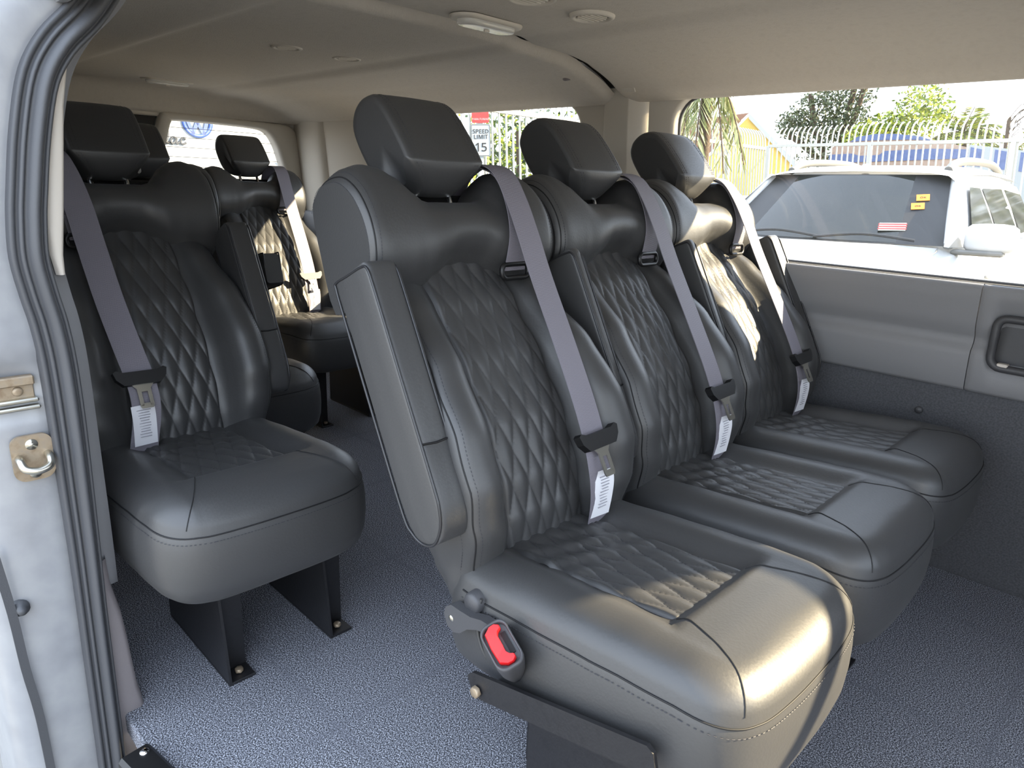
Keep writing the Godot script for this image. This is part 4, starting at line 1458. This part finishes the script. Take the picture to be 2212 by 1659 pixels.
func glass_point(s: float, u: float) -> Vector3:
	return Vector3(s * lerpf(0.795, 0.655, u), lerpf(1.405, 1.875, u), lerpf(0.06, -0.58, u) - 0.14 * s * s + 0.022)


func suv() -> void:
	var t := outside("white_suv", "white sport utility car with stickers on its windscreen, parked beyond the side window", "car", Vector3(-1.47, YARD + 0.055, -4.65), deg_to_rad(2.0), "", SLOPE - 0.06)
	car_parts(t, M.car_white, true)
	obj("antenna", MB.new().lathe(Vector3(-0.02, 1.945, -0.95), [Vector2(0.0, 0.035), Vector2(0.03, 0.03), Vector2(0.05, 0.0)], 12).mesh(), M.car_white, t)
	# paper stickers on the glass
	var up := (glass_point(0.8, 0.7) - glass_point(0.8, 0.4)).normalized()
	var ax := (glass_point(0.9, 0.5) - glass_point(0.7, 0.5)).normalized()
	var nn := ax.cross(up)
	for q in [[0.80, 0.66, 0.085, 0.075, M.orange, 0.12, "orange paper sticker"], [0.775, 0.53, 0.085, 0.075, M.orange, 0.12, "orange paper sticker"], [0.62, 0.22, 0.17, 0.085, M.paper, 0.05, "red and white paper notice"]]:
		var b := Basis(ax, up, nn) * Basis(Vector3.BACK, q[5])
		var st := obj("sticker", MB.new().box(glass_point(q[0], q[1]), Vector3(q[2], q[3], 0.003), 0.0, b).mesh(), q[4], t)
		st.set_meta("label", q[6])
		if q[4] == M.orange:
			var tx := TextMesh.new()
			tx.text = "OK"
			tx.font_size = 24
			tx.pixel_size = 0.0012
			tx.depth = 0.002
			var w := obj("lettering", tx, M.ink_black, st)
			w.transform = Transform3D(b, glass_point(q[0], q[1]) + nn * 0.002)
		else:
			for k in 3:
				obj("print_band", MB.new().box(glass_point(q[0], q[1]) + b * Vector3(0.0, 0.026 - 0.026 * k, 0.002), Vector3(0.18, 0.016, 0.001), 0.0, b).mesh(), M.sign_red, st)
	# second car beyond
	var c := outside("grey_car", "light grey car with a green windscreen sticker, standing behind the white one", "car", Vector3(-4.0, YARD, -7.6), deg_to_rad(10.0), "", SLOPE - 0.05)
	c.scale = Vector3.ONE * 0.97
	car_parts(c, M.car_gray, false)
	var gs := MB.new().box(glass_point(0.28, 0.82), Vector3(0.5, 0.06, 0.004), 0.0, Basis(Vector3.RIGHT, -0.9))
	obj("sticker", gs.mesh(), mat(Color(0.25, 0.75, 0.12), 0.6), c).set_meta("label", "green strip sticker")


func fence_run(label: String, a: Vector3, b: Vector3, bend: Vector3, step: float, low: float) -> void:
	var t := outside("palisade_fence", label, "fence", Vector3(a.x, YARD, a.z))
	var d := b - a
	var flat := Vector3(d.x, 0, d.z)
	var n := int(flat.length() / step)
	var bar := MB.new()
	var pts := PackedVector3Array([Vector3(0, -2.0, 0), Vector3(0, 0.06, 0)])
	for q in [[0.01, 0.17], [0.03, 0.24], [0.07, 0.30], [0.11, 0.335]]:
		pts.append(bend * q[0] + Vector3(0, q[1], 0))
	bar.tube(pts, 0.014, 5)
	var bm := bar.mesh()
	for i in n + 1:
		var p := d * (float(i) / n)
		obj("bar", bm, M.fence, t).position = Vector3(p.x, a.y - YARD + p.y, p.z)
	for y in [0.0, -1.75]:
		var ax := d.normalized()
		var r := obj("rail", MB.new().box(Vector3.ZERO, Vector3(d.length(), 0.055, 0.04), 0.004, Basis(ax, ax.cross(Vector3.UP).cross(ax).normalized(), ax.cross(Vector3.UP))).mesh(), M.fence, t)
		r.position = d * 0.5 + Vector3(0, a.y - YARD + y, 0)
	for k in int(flat.length() / 2.35) + 1:
		var p := d * (k * 2.35 / flat.length())
		obj("post", MB.new().box(Vector3(0, -1.45, 0), Vector3(0.07, 2.9, 0.07), 0.006).mesh(), M.fence, t).position = Vector3(p.x, a.y - YARD + p.y, p.z)


func fences() -> void:
	fence_run("white steel bar fence running along the yard side behind the road signs", Vector3(-5.27, 2.13, -4.2), Vector3(-5.85, 2.22, -12.9), Vector3(-1, 0, 0.07), 0.12, YARD)
	fence_run("white steel bar fence with hooked tops across the yard behind the white car", Vector3(-5.95, 2.30, -13.25), Vector3(2.2, 1.55, -10.28), Vector3(0.33, 0, -0.94), 0.118, YARD)


func houses() -> void:
	# yellow house with tiled roof
	var h := outside("yellow_house", "yellow gabled house with brown tiled roof behind the bar fence", "house", Vector3(-8.84, YARD, -18.0))
	var g := Vector3(0.94, 0, -0.34)
	var top := 3.69 - YARD
	var gable := PackedVector2Array([Vector2(-4.2, 0), Vector2(3.6, 0), Vector2(3.6, top - 2.9), Vector2(1.35, top - 1.5), Vector2(0, top - 0.06), Vector2(-2.2, top - 2.2), Vector2(-4.2, top - 3.4)])
	obj("gable_wall", MB.new().prism(gable, Vector3.ZERO, g, Vector3.UP, Vector3(-0.34, 0, -0.94), 0.25).mesh(), M.yellow_wall, h)
	var verge := MB.new()
	verge.prism(PackedVector2Array([Vector2(0, top), Vector2(1.38, top - 1.44), Vector2(3.7, top - 2.86), Vector2(3.7, top - 3.0), Vector2(1.32, top - 1.56), Vector2(0, top - 0.14)]), Vector3(0.034, 0, 0.094), g, Vector3.UP, Vector3(-0.34, 0, -0.94), 0.2)
	obj("verge_board", verge.mesh(), M.fence, h)
	var e0 := Vector3(0, top + 0.02, 0)
	var slope_dn := (g * -2.2 + Vector3(0, -2.2, 0))
	var back_ := Vector3(-2.3, 0.12, -0.75)
	var courses := 16
	for k in courses:   # tile courses, each stepped over the next
		var a := e0 + slope_dn * (float(k) / courses) * 1.5
		var b := e0 + slope_dn * (float(k + 1) / courses) * 1.5
		var m := MB.new()
		m.quad(a, b + Vector3(0, 0.03, 0), b + back_ * 2.6 + Vector3(0, 0.03, 0), a + back_ * 2.6)
		m.quad(b + Vector3(0, 0.03, 0), b, b + back_ * 2.6, b + back_ * 2.6 + Vector3(0, 0.03, 0))
		obj("tile_course", m.mesh(), M.tile, h)
	# low building with blue bands
	var bb := outside("blue_banded_building", "low pinkish building with faded blue painted bands and a bowed parapet", "building", Vector3(-6.3, YARD, -22.0))
	var wall := PackedVector2Array([Vector2(-1.87, 0), Vector2(1.85, 0), Vector2(1.85, 3.40), Vector2(1.2, 3.62), Vector2(0.55, 3.80), Vector2(-0.1, 3.90), Vector2(-0.6, 3.95), Vector2(-1.1, 3.92), Vector2(-1.87, 3.72)])
	obj("wall", MB.new().prism(wall, Vector3.ZERO, Vector3.RIGHT, Vector3.UP, Vector3(0, 0, -1), 0.8).mesh(), M.pink_wall, bb)
	obj("lower_band", MB.new().prism(PackedVector2Array([Vector2(-1.89, 3.27), Vector2(1.87, 3.13), Vector2(1.87, 3.36), Vector2(0.9, 3.46), Vector2(-0.3, 3.50), Vector2(-0.45, 3.40), Vector2(-1.0, 3.42), Vector2(-1.2, 3.50), Vector2(-1.89, 3.52)]), Vector3(0, 0, 0.02), Vector3.RIGHT, Vector3.UP, Vector3(0, 0, -1), 0.06).mesh(), M.blue_paint, bb)
	obj("parapet_cap", MB.new().prism(PackedVector2Array([Vector2(-1.3, 3.84), Vector2(-0.7, 3.83), Vector2(0.3, 3.76), Vector2(0.9, 3.68), Vector2(0.6, 3.82), Vector2(-0.05, 3.95), Vector2(-0.6, 4.0), Vector2(-1.1, 3.97)]), Vector3(0, 0, 0.02), Vector3.RIGHT, Vector3.UP, Vector3(0, 0, -1), 0.86).mesh(), M.blue_paint, bb)
	obj("corner_band", MB.new().box(Vector3(1.80, 1.6, 0.0), Vector3(0.16, 3.2, 0.08), 0.0).mesh(), M.blue_paint, bb)
	var ww := outside("boundary_wall", "pale boundary wall with faded blue painted patches beside the low building", "wall", Vector3(-3.9, YARD, -19.5))
	obj("wall", MB.new().prism(PackedVector2Array([Vector2(0, 0), Vector2(3.5, 0), Vector2(3.5, 2.55), Vector2(0, 3.28)]), Vector3.ZERO, Vector3(0.97, 0, 0.25), Vector3.UP, Vector3(0, 0, -1), 0.2).mesh(), M.sign_white, ww)
	for k in 3:
		obj("painted_patch", MB.new().prism(PackedVector2Array([Vector2(0.04 + 0.55 * k, 2.80 - 0.11 * k), Vector2(0.30 + 0.7 * k, 2.74 - 0.14 * k), Vector2(0.30 + 0.7 * k, 3.14 - 0.14 * k), Vector2(0.04 + 0.55 * k, 3.22 - 0.11 * k)]), Vector3(0, 0, 0.01), Vector3(0.97, 0, 0.25), Vector3.UP, Vector3(0, 0, -1), 0.02).mesh(), M.blue_paint, ww)


func letters(t: Node3D, called: String, text: String, px: float, at: Vector3, b: Basis, m: Material) -> void:
	var tx := TextMesh.new()
	tx.text = text
	tx.font_size = 48
	tx.pixel_size = px
	tx.depth = 0.002
	var o := obj(called, tx, m, t)
	o.transform = Transform3D(b, at)


func signs() -> void:
	var s := outside("speed_sign", "white road sign with a speed limit and a red sign above it on a post", "sign", Vector3(-5.20, YARD, -4.75))
	var n := Vector3(0.78, 0, 0.62).normalized()
	var a := Vector3.UP.cross(n)
	var b := Basis(a, Vector3.UP, n)
	var y0 := 1.775 - YARD
	var plate := obj("plate", MB.new().prism(round_rect(-0.108, 0.108, -0.17, 0.17, [0.018, 0.018, 0.018, 0.018], 4, 2), Vector3(0, y0, 0), a, Vector3.UP, -n, 0.008).mesh(), M.sign_white, s)
	var border := PackedVector3Array()
	for p in round_rect(-0.101, 0.101, -0.163, 0.163, [0.014, 0.014, 0.014, 0.014], 4, 2):
		border.append(Vector3(0, y0, 0) + a * p.x + Vector3.UP * p.y + n * 0.001)
	obj("border", MB.new().tube(border, 0.0022, 5, true).mesh(), M.ink_black, plate)
	letters(plate, "lettering", "SPEED", 0.00125, Vector3(0, y0 + 0.095, 0) + n * 0.002, b, M.ink_black)
	letters(plate, "lettering", "LIMIT", 0.00125, Vector3(0, y0 + 0.038, 0) + n * 0.002, b, M.ink_black)
	letters(plate, "lettering", "15", 0.0026, Vector3(0, y0 - 0.070, 0) + n * 0.002, b, M.ink_black)
	var red := obj("red_plate", MB.new().prism(round_rect(-0.095, 0.095, -0.07, 0.07, [0.01, 0.01, 0.01, 0.01], 3, 2), Vector3(0, y0 + 0.252, 0), a, Vector3.UP, -n, 0.006).mesh(), M.sign_red, s)
	letters(red, "lettering", "PARA FUMAR", 0.00062, Vector3(0, y0 + 0.222, 0) + n * 0.002, b, M.sign_white)
	obj("post", MB.new().box(Vector3(0, (y0 + 0.25) * 0.5, 0) - n * 0.03, Vector3(0.06, y0 + 0.3, 0.04), 0.005, b).mesh(), M.sign_white, s)
	# white board with the blue ring emblem and black script, seen through the back window
	var w := outside("brand_board", "large white board with a blue ring emblem and black script, seen through the back window", "sign", Vector3(-9.0, YARD, -3.17))
	obj("board", MB.new().box(Vector3(-0.05, 1.72, -0.1), Vector3(0.08, 3.44, 3.6), 0.01).mesh(), M.sign_white, w)
	var c := 2.25 - YARD
	var ring := MB.new()
	var r0 := PackedVector3Array()
	var r1 := PackedVector3Array()
	for k in 48:
		var an := TAU * k / 48
		r0.append(Vector3(0.0, c + sin(an) * 0.200, cos(an) * 0.200))
		r1.append(Vector3(0.0, c + sin(an) * 0.152, cos(an) * 0.152))
	var r2 := PackedVector3Array()
	var r3 := PackedVector3Array()
	for k in 48:
		r2.append(r0[k] + Vector3(0.012, 0, 0))
		r3.append(r1[k] + Vector3(0.012, 0, 0))
	ring.rows([r0, r2, r3, r1], true)
	var em := obj("emblem_ring", ring.mesh(), M.sign_blue, w)
	for st in [[[-0.085, 0.15], [0.0, 0.012]], [[0.085, 0.15], [0.0, 0.012]], [[-0.150, 0.085], [-0.070, -0.150]], [[-0.070, -0.150], [0.0, 0.0]], [[0.0, 0.0], [0.070, -0.150]], [[0.070, -0.150], [0.150, 0.085]]]:
		var p0 := Vector3(0.006, c + st[0][1], -st[0][0])
		var p1 := Vector3(0.006, c + st[1][1], -st[1][0])
		var dd := p1 - p0
		obj("emblem_stroke", MB.new().box((p0 + p1) * 0.5, Vector3(dd.length() + 0.02, 0.046, 0.012), 0.0, Basis(dd.normalized(), Vector3.RIGHT.cross(dd).normalized(), Vector3.RIGHT)).mesh(), M.sign_blue, em)
	# script letters l, a, c drawn as brush strokes; the board's x runs along -z
	for sp in [[[-0.02, -0.045], [0.03, -0.01], [0.055, 0.06], [0.045, 0.085], [0.025, 0.06], [0.018, -0.01], [0.03, -0.045], [0.055, -0.035]], [[0.135, 0.005], [0.105, 0.02], [0.075, -0.005], [0.075, -0.04], [0.10, -0.045], [0.125, -0.015], [0.14, 0.015], [0.130, -0.035], [0.145, -0.045], [0.17, -0.025]], [[0.235, -0.002], [0.225, 0.018], [0.195, 0.010], [0.180, -0.022], [0.19, -0.045], [0.215, -0.045], [0.24, -0.03]]]:
		var path := PackedVector3Array()
		for q in sp:
			path.append(Vector3(0.008, 2.015 - YARD + q[1] * 1.15, -2.72 + 3.17 - q[0] * 1.15))
		obj("script_letter", MB.new().tube(smooth(path, 5), 0.0145, 6).mesh(), M.ink_black, w)


func leaf(mb: MB, c: Vector3, d: Vector3, side: Vector3, l: float, w: float, col: Color) -> void:
	mb.st.set_color(col)
	mb.quad(c, c + d * l * 0.5 + side * w * 0.5, c + d * l, c + d * l * 0.5 - side * w * 0.5, 4294967295)


func rand_dir(r: RandomNumberGenerator) -> Vector3:
	return Vector3(r.randfn(), r.randfn(), r.randfn()).normalized()


func bush(t: Node3D, blobs: Array, count: int, size: float, cols: Array, s: int) -> void:
	var r := rng(s)
	var mb := MB.new()
	for i in count:
		var b: Array = blobs[r.randi() % blobs.size()]
		var d := rand_dir(r)
		var p: Vector3 = b[0] + d * (b[1] as Vector3) * pow(r.randf(), 0.4)
		var a := rand_dir(r)
		var q := a.cross(rand_dir(r)).normalized()
		var c: Color = cols[r.randi() % cols.size()]
		leaf(mb, p, a, q, size * r.randf_range(0.6, 1.4), size * r.randf_range(0.35, 0.7), c)
	var o := obj("foliage", mb.mesh(), M.leaf, t)
	o.set_meta("kind", "stuff")


func frond(t: Node3D, base: Vector3, out: Vector3, length: float, droop: float, leafl: float, cols: Array, r: RandomNumberGenerator, hang: float) -> void:
	var mb := MB.new()
	var pts := PackedVector3Array()
	for k in 15:
		var u := k / 14.0
		pts.append(base + out * length * u + Vector3(0, -droop * u * u, 0))
	for k in range(2, 15):
		for j in 3:
			for s in [-1.0, 1.0]:
				var p := pts[k - 1].lerp(pts[k], j / 3.0)
				var tt := (pts[k] - pts[k - 1]).normalized()
				var sd: Vector3 = tt.cross(Vector3.UP).normalized() * s
				var d: Vector3 = (sd * 0.7 + tt * 0.5 + Vector3(0, -hang, 0) + rand_dir(r) * 0.2).normalized()
				leaf(mb, p, d, d.cross(rand_dir(r)).normalized(), leafl * (1.0 - 0.5 * absf(k / 14.0 - 0.4)), leafl * 0.075, cols[r.randi() % cols.size()])
	var o := obj("frond", mb.mesh(), M.leaf, t)
	obj("rib", MB.new().tube(pts, 0.012, 4).mesh(), M.bark, o)


func greenery() -> void:
	var dark := [Color(0.028, 0.045, 0.016), Color(0.05, 0.07, 0.025), Color(0.075, 0.10, 0.04), Color(0.11, 0.125, 0.06)]
	var lime := [Color(0.16, 0.22, 0.02), Color(0.28, 0.34, 0.03), Color(0.40, 0.42, 0.05), Color(0.09, 0.14, 0.02)]
	var olive := [Color(0.10, 0.13, 0.03), Color(0.19, 0.20, 0.04), Color(0.30, 0.28, 0.06), Color(0.05, 0.075, 0.02)]
	# tall dark tree
	var t := outside("dark_tree", "tall dark leaved tree beyond the bar fence, left of the palm", "tree", Vector3(-9.6, YARD, -26.0))
	for q in [[Vector3(0, 0, 0), Vector3(0.1, 3.4, 0), Vector3(0.6, 6.5, 0)], [Vector3(0.05, 3.0, 0), Vector3(-0.6, 4.6, 0.2), Vector3(-1.0, 6.0, 0)], [Vector3(0.1, 3.6, 0), Vector3(0.5, 4.6, 0.1), Vector3(0.9, 6.2, 0)], [Vector3(0.0, 3.3, 0), Vector3(-1.3, 4.4, 0.1), Vector3(-1.9, 4.9, 0)]]:
		obj("branch", MB.new().tube(smooth(pv(q), 5), 0.10, 7).mesh(), M.bark, t)
	bush(t, [[Vector3(-1.5, 5.0, 0), Vector3(0.7, 0.55, 0.8)], [Vector3(-0.7, 5.5, 0), Vector3(1.0, 0.7, 0.8)], [Vector3(0.3, 5.8, 0), Vector3(1.0, 0.8, 0.8)], [Vector3(-0.4, 4.6, 0.2), Vector3(1.0, 0.6, 0.7)], [Vector3(0.5, 4.8, 0.2), Vector3(0.8, 0.7, 0.7)], [Vector3(-0.2, 3.6, 0.2), Vector3(1.3, 0.7, 0.7)]], 5200, 0.14, dark, 11)
	# bright bush
	t = outside("lime_bush", "bright yellow green bush beyond the bar fence, below the dark tree", "bush", Vector3(-7.4, YARD, -24.5))
	obj("stem", MB.new().tube(pv([Vector3(0, 0, 0), Vector3(0.1, 3.5, 0)]), 0.07, 6).mesh(), M.bark, t)
	bush(t, [[Vector3(-0.7, 4.0, 0), Vector3(0.7, 0.7, 0.6)], [Vector3(0.1, 4.3, 0), Vector3(0.8, 0.7, 0.6)], [Vector3(0.9, 4.8, -0.2), Vector3(0.9, 0.9, 0.6)], [Vector3(0.2, 3.3, 0), Vector3(1.3, 0.5, 0.6)]], 4200, 0.15, lime, 12)
	# fan of palm leaves
	t = outside("palm_tree", "bushy palm with broad yellow green fronds beyond the bar fence", "palm", Vector3(-5.7, YARD, -26.4))
	obj("trunk", MB.new().tube(smooth(pv([Vector3(0, 0, 0), Vector3(0.05, 2.2, 0), Vector3(-0.05, 4.2, 0)]), 4), 0.16, 9).mesh(), M.bark, t)
	var r := rng(31)
	for k in 30:
		var an := TAU * k * 0.381966
		var el := r.randf_range(-0.25, 0.95)
		frond(t, Vector3(0, 4.25, 0), Vector3(cos(an) * cos(el), sin(el), sin(an) * cos(el)), r.randf_range(1.0, 1.5), 0.6 - 0.3 * el, 0.50, lime + olive, r, 0.25)
	t = outside("olive_bush", "loose olive bush at the end of the bar fence beside the pale wall", "bush", Vector3(-3.3, YARD, -23.0))
	obj("stem", MB.new().tube(smooth(pv([Vector3(0, 0, 0), Vector3(0.0, 2.4, 0), Vector3(0.4, 3.6, 0)]), 4), 0.05, 6).mesh(), M.bark, t)
	bush(t, [[Vector3(0.4, 3.6, 0), Vector3(0.6, 0.35, 0.5)], [Vector3(0.0, 3.2, 0), Vector3(0.7, 0.4, 0.5)], [Vector3(0.8, 3.1, 0), Vector3(0.6, 0.5, 0.5)]], 900, 0.13, olive, 13)
	for k in 3:   # the row of trees goes on past the picture's edge and shows in the car windows
		t = outside("row_tree", ["broad olive tree further along the row past the pale wall", "second broad olive tree along the row past the pale wall", "last broad olive tree of the row past the pale wall"][k], "tree", Vector3(0.2 + 3.9 * k, YARD, -19.5 - 0.4 * k), 0.0, "trees past the pale wall")
		obj("trunk", MB.new().tube(smooth(pv([Vector3(0, 0, 0), Vector3(0.1, 1.5, 0), Vector3(0, 3.0, 0)]), 4), 0.12, 7).mesh(), M.bark, t)
		bush(t, [[Vector3(-0.5, 3.0, 0), Vector3(1.0, 1.3, 0.9)], [Vector3(0.6, 3.4, 0), Vector3(1.0, 1.4, 0.9)], [Vector3(0, 1.8, 0.2), Vector3(1.2, 1.2, 0.7)]], 2600, 0.2, dark + olive, 60 + k)
	t = outside("bare_tree", "leafless twiggy branches standing right of the palm", "tree", Vector3(-4.0, YARD, -23.8))
	for k in 14:
		var a := r.randf_range(-0.9, 0.9)
		var b0 := Vector3(0.0, 3.6 + 0.05 * k, 0)
		obj("twig", MB.new().tube(smooth(pv([b0, b0 + Vector3(0.3 + a * 0.2, 0.35, a * 0.2), b0 + Vector3(0.55 + a * 0.5, 0.45 + a * 0.35, a * 0.3)]), 4), 0.010, 4).mesh(), M.bark, t)
	obj("trunk", MB.new().tube(pv([Vector3(0, 0, 0), Vector3(0, 4.3, 0)]), 0.05, 6).mesh(), M.bark, t)
	t = outside("low_hedge", "low dark hedge behind the bar fence between the house and the low building", "hedge", Vector3(-7.3, YARD, -20.6))
	obj("stem", MB.new().tube(pv([Vector3(0, 0, 0), Vector3(0, 2.6, 0)]), 0.06, 6).mesh(), M.bark, t)
	bush(t, [[Vector3(-0.5, 2.4, 0), Vector3(0.9, 0.6, 0.4)], [Vector3(0.4, 2.5, 0), Vector3(0.9, 0.55, 0.4)], [Vector3(-1.1, 2.7, 0), Vector3(0.55, 0.45, 0.4)]], 1800, 0.14, olive, 14)
	# palm whose fronds hang into the window
	t = outside("hanging_palm", "palm with long drooping fronds hanging in front of the yellow house", "palm", Vector3(-5.12, YARD, -9.4))
	obj("trunk", MB.new().tube(smooth(pv([Vector3(0, 0, 0), Vector3(-0.05, 1.8, 0), Vector3(0.0, 3.7, 0)]), 4), 0.09, 9).mesh(), M.bark, t)
	var pale := [Color(0.20, 0.22, 0.08), Color(0.30, 0.30, 0.13), Color(0.13, 0.15, 0.05), Color(0.38, 0.36, 0.18)]
	for q in [[Vector3(0.42, 0.30, 0.2), 1.05, 1.75], [Vector3(0.60, 0.25, -0.1), 1.0, 1.55], [Vector3(-0.5, 0.30, 0.3), 0.95, 1.7], [Vector3(-0.25, 0.35, 0.5), 0.9, 1.6], [Vector3(0.1, 0.3, -0.6), 1.2, 1.3], [Vector3(-0.7, 0.3, -0.2), 1.2, 1.5], [Vector3(0.15, 0.3, 0.65), 0.8, 1.5]]:
		frond(t, Vector3(0, 3.72, 0), q[0], q[1], q[2], 0.46, pale, r, 0.9)
	# creeper on the side fence, backlit
	for k in 4:
		t = outside("fence_creeper", ["tangled yellow green creeper growing behind the road signs", "leafy creeper growing behind the side fence next to the signs", "leafy creeper on the side fence near the roof pillar", "leafy creeper far along the side fence"][k], "creeper", Vector3(-5.85 - 0.1 * k, YARD, -4.6 - 1.5 * k), 0.0, "creepers behind the side fence")
		obj("stem", MB.new().tube(smooth(pv([Vector3(0, 0, 0), Vector3(0.1, 1.3, 0.1), Vector3(-0.1, 2.8, -0.1)]), 4), 0.03, 6).mesh(), M.bark, t)
		bush(t, [[Vector3(-0.3, 1.6, 0.2), Vector3(0.35, 1.4, 0.55)], [Vector3(-0.3, 2.5, -0.2), Vector3(0.35, 0.9, 0.55)], [Vector3(-0.5, 2.2, 0), Vector3(0.4, 1.2, 0.6)]], 1500, 0.085, lime + [Color(0.03, 0.05, 0.015), Color(0.05, 0.08, 0.02)], 40 + k)
	t = outside("yard_hedge", "tall dark hedge closing the yard behind the creepers", "hedge", Vector3(-7.6, YARD, -7.0))
	obj("stem", MB.new().tube(pv([Vector3(0, 0, 0), Vector3(0, 2.6, 0)]), 0.06, 6).mesh(), M.bark, t)
	bush(t, [[Vector3(0, 1.6, 1.2), Vector3(0.5, 1.8, 1.2)], [Vector3(0, 1.8, -1.0), Vector3(0.5, 1.9, 1.4)], [Vector3(-0.1, 1.5, 0), Vector3(0.4, 1.5, 2.0)]], 3500, 0.16, dark, 51)
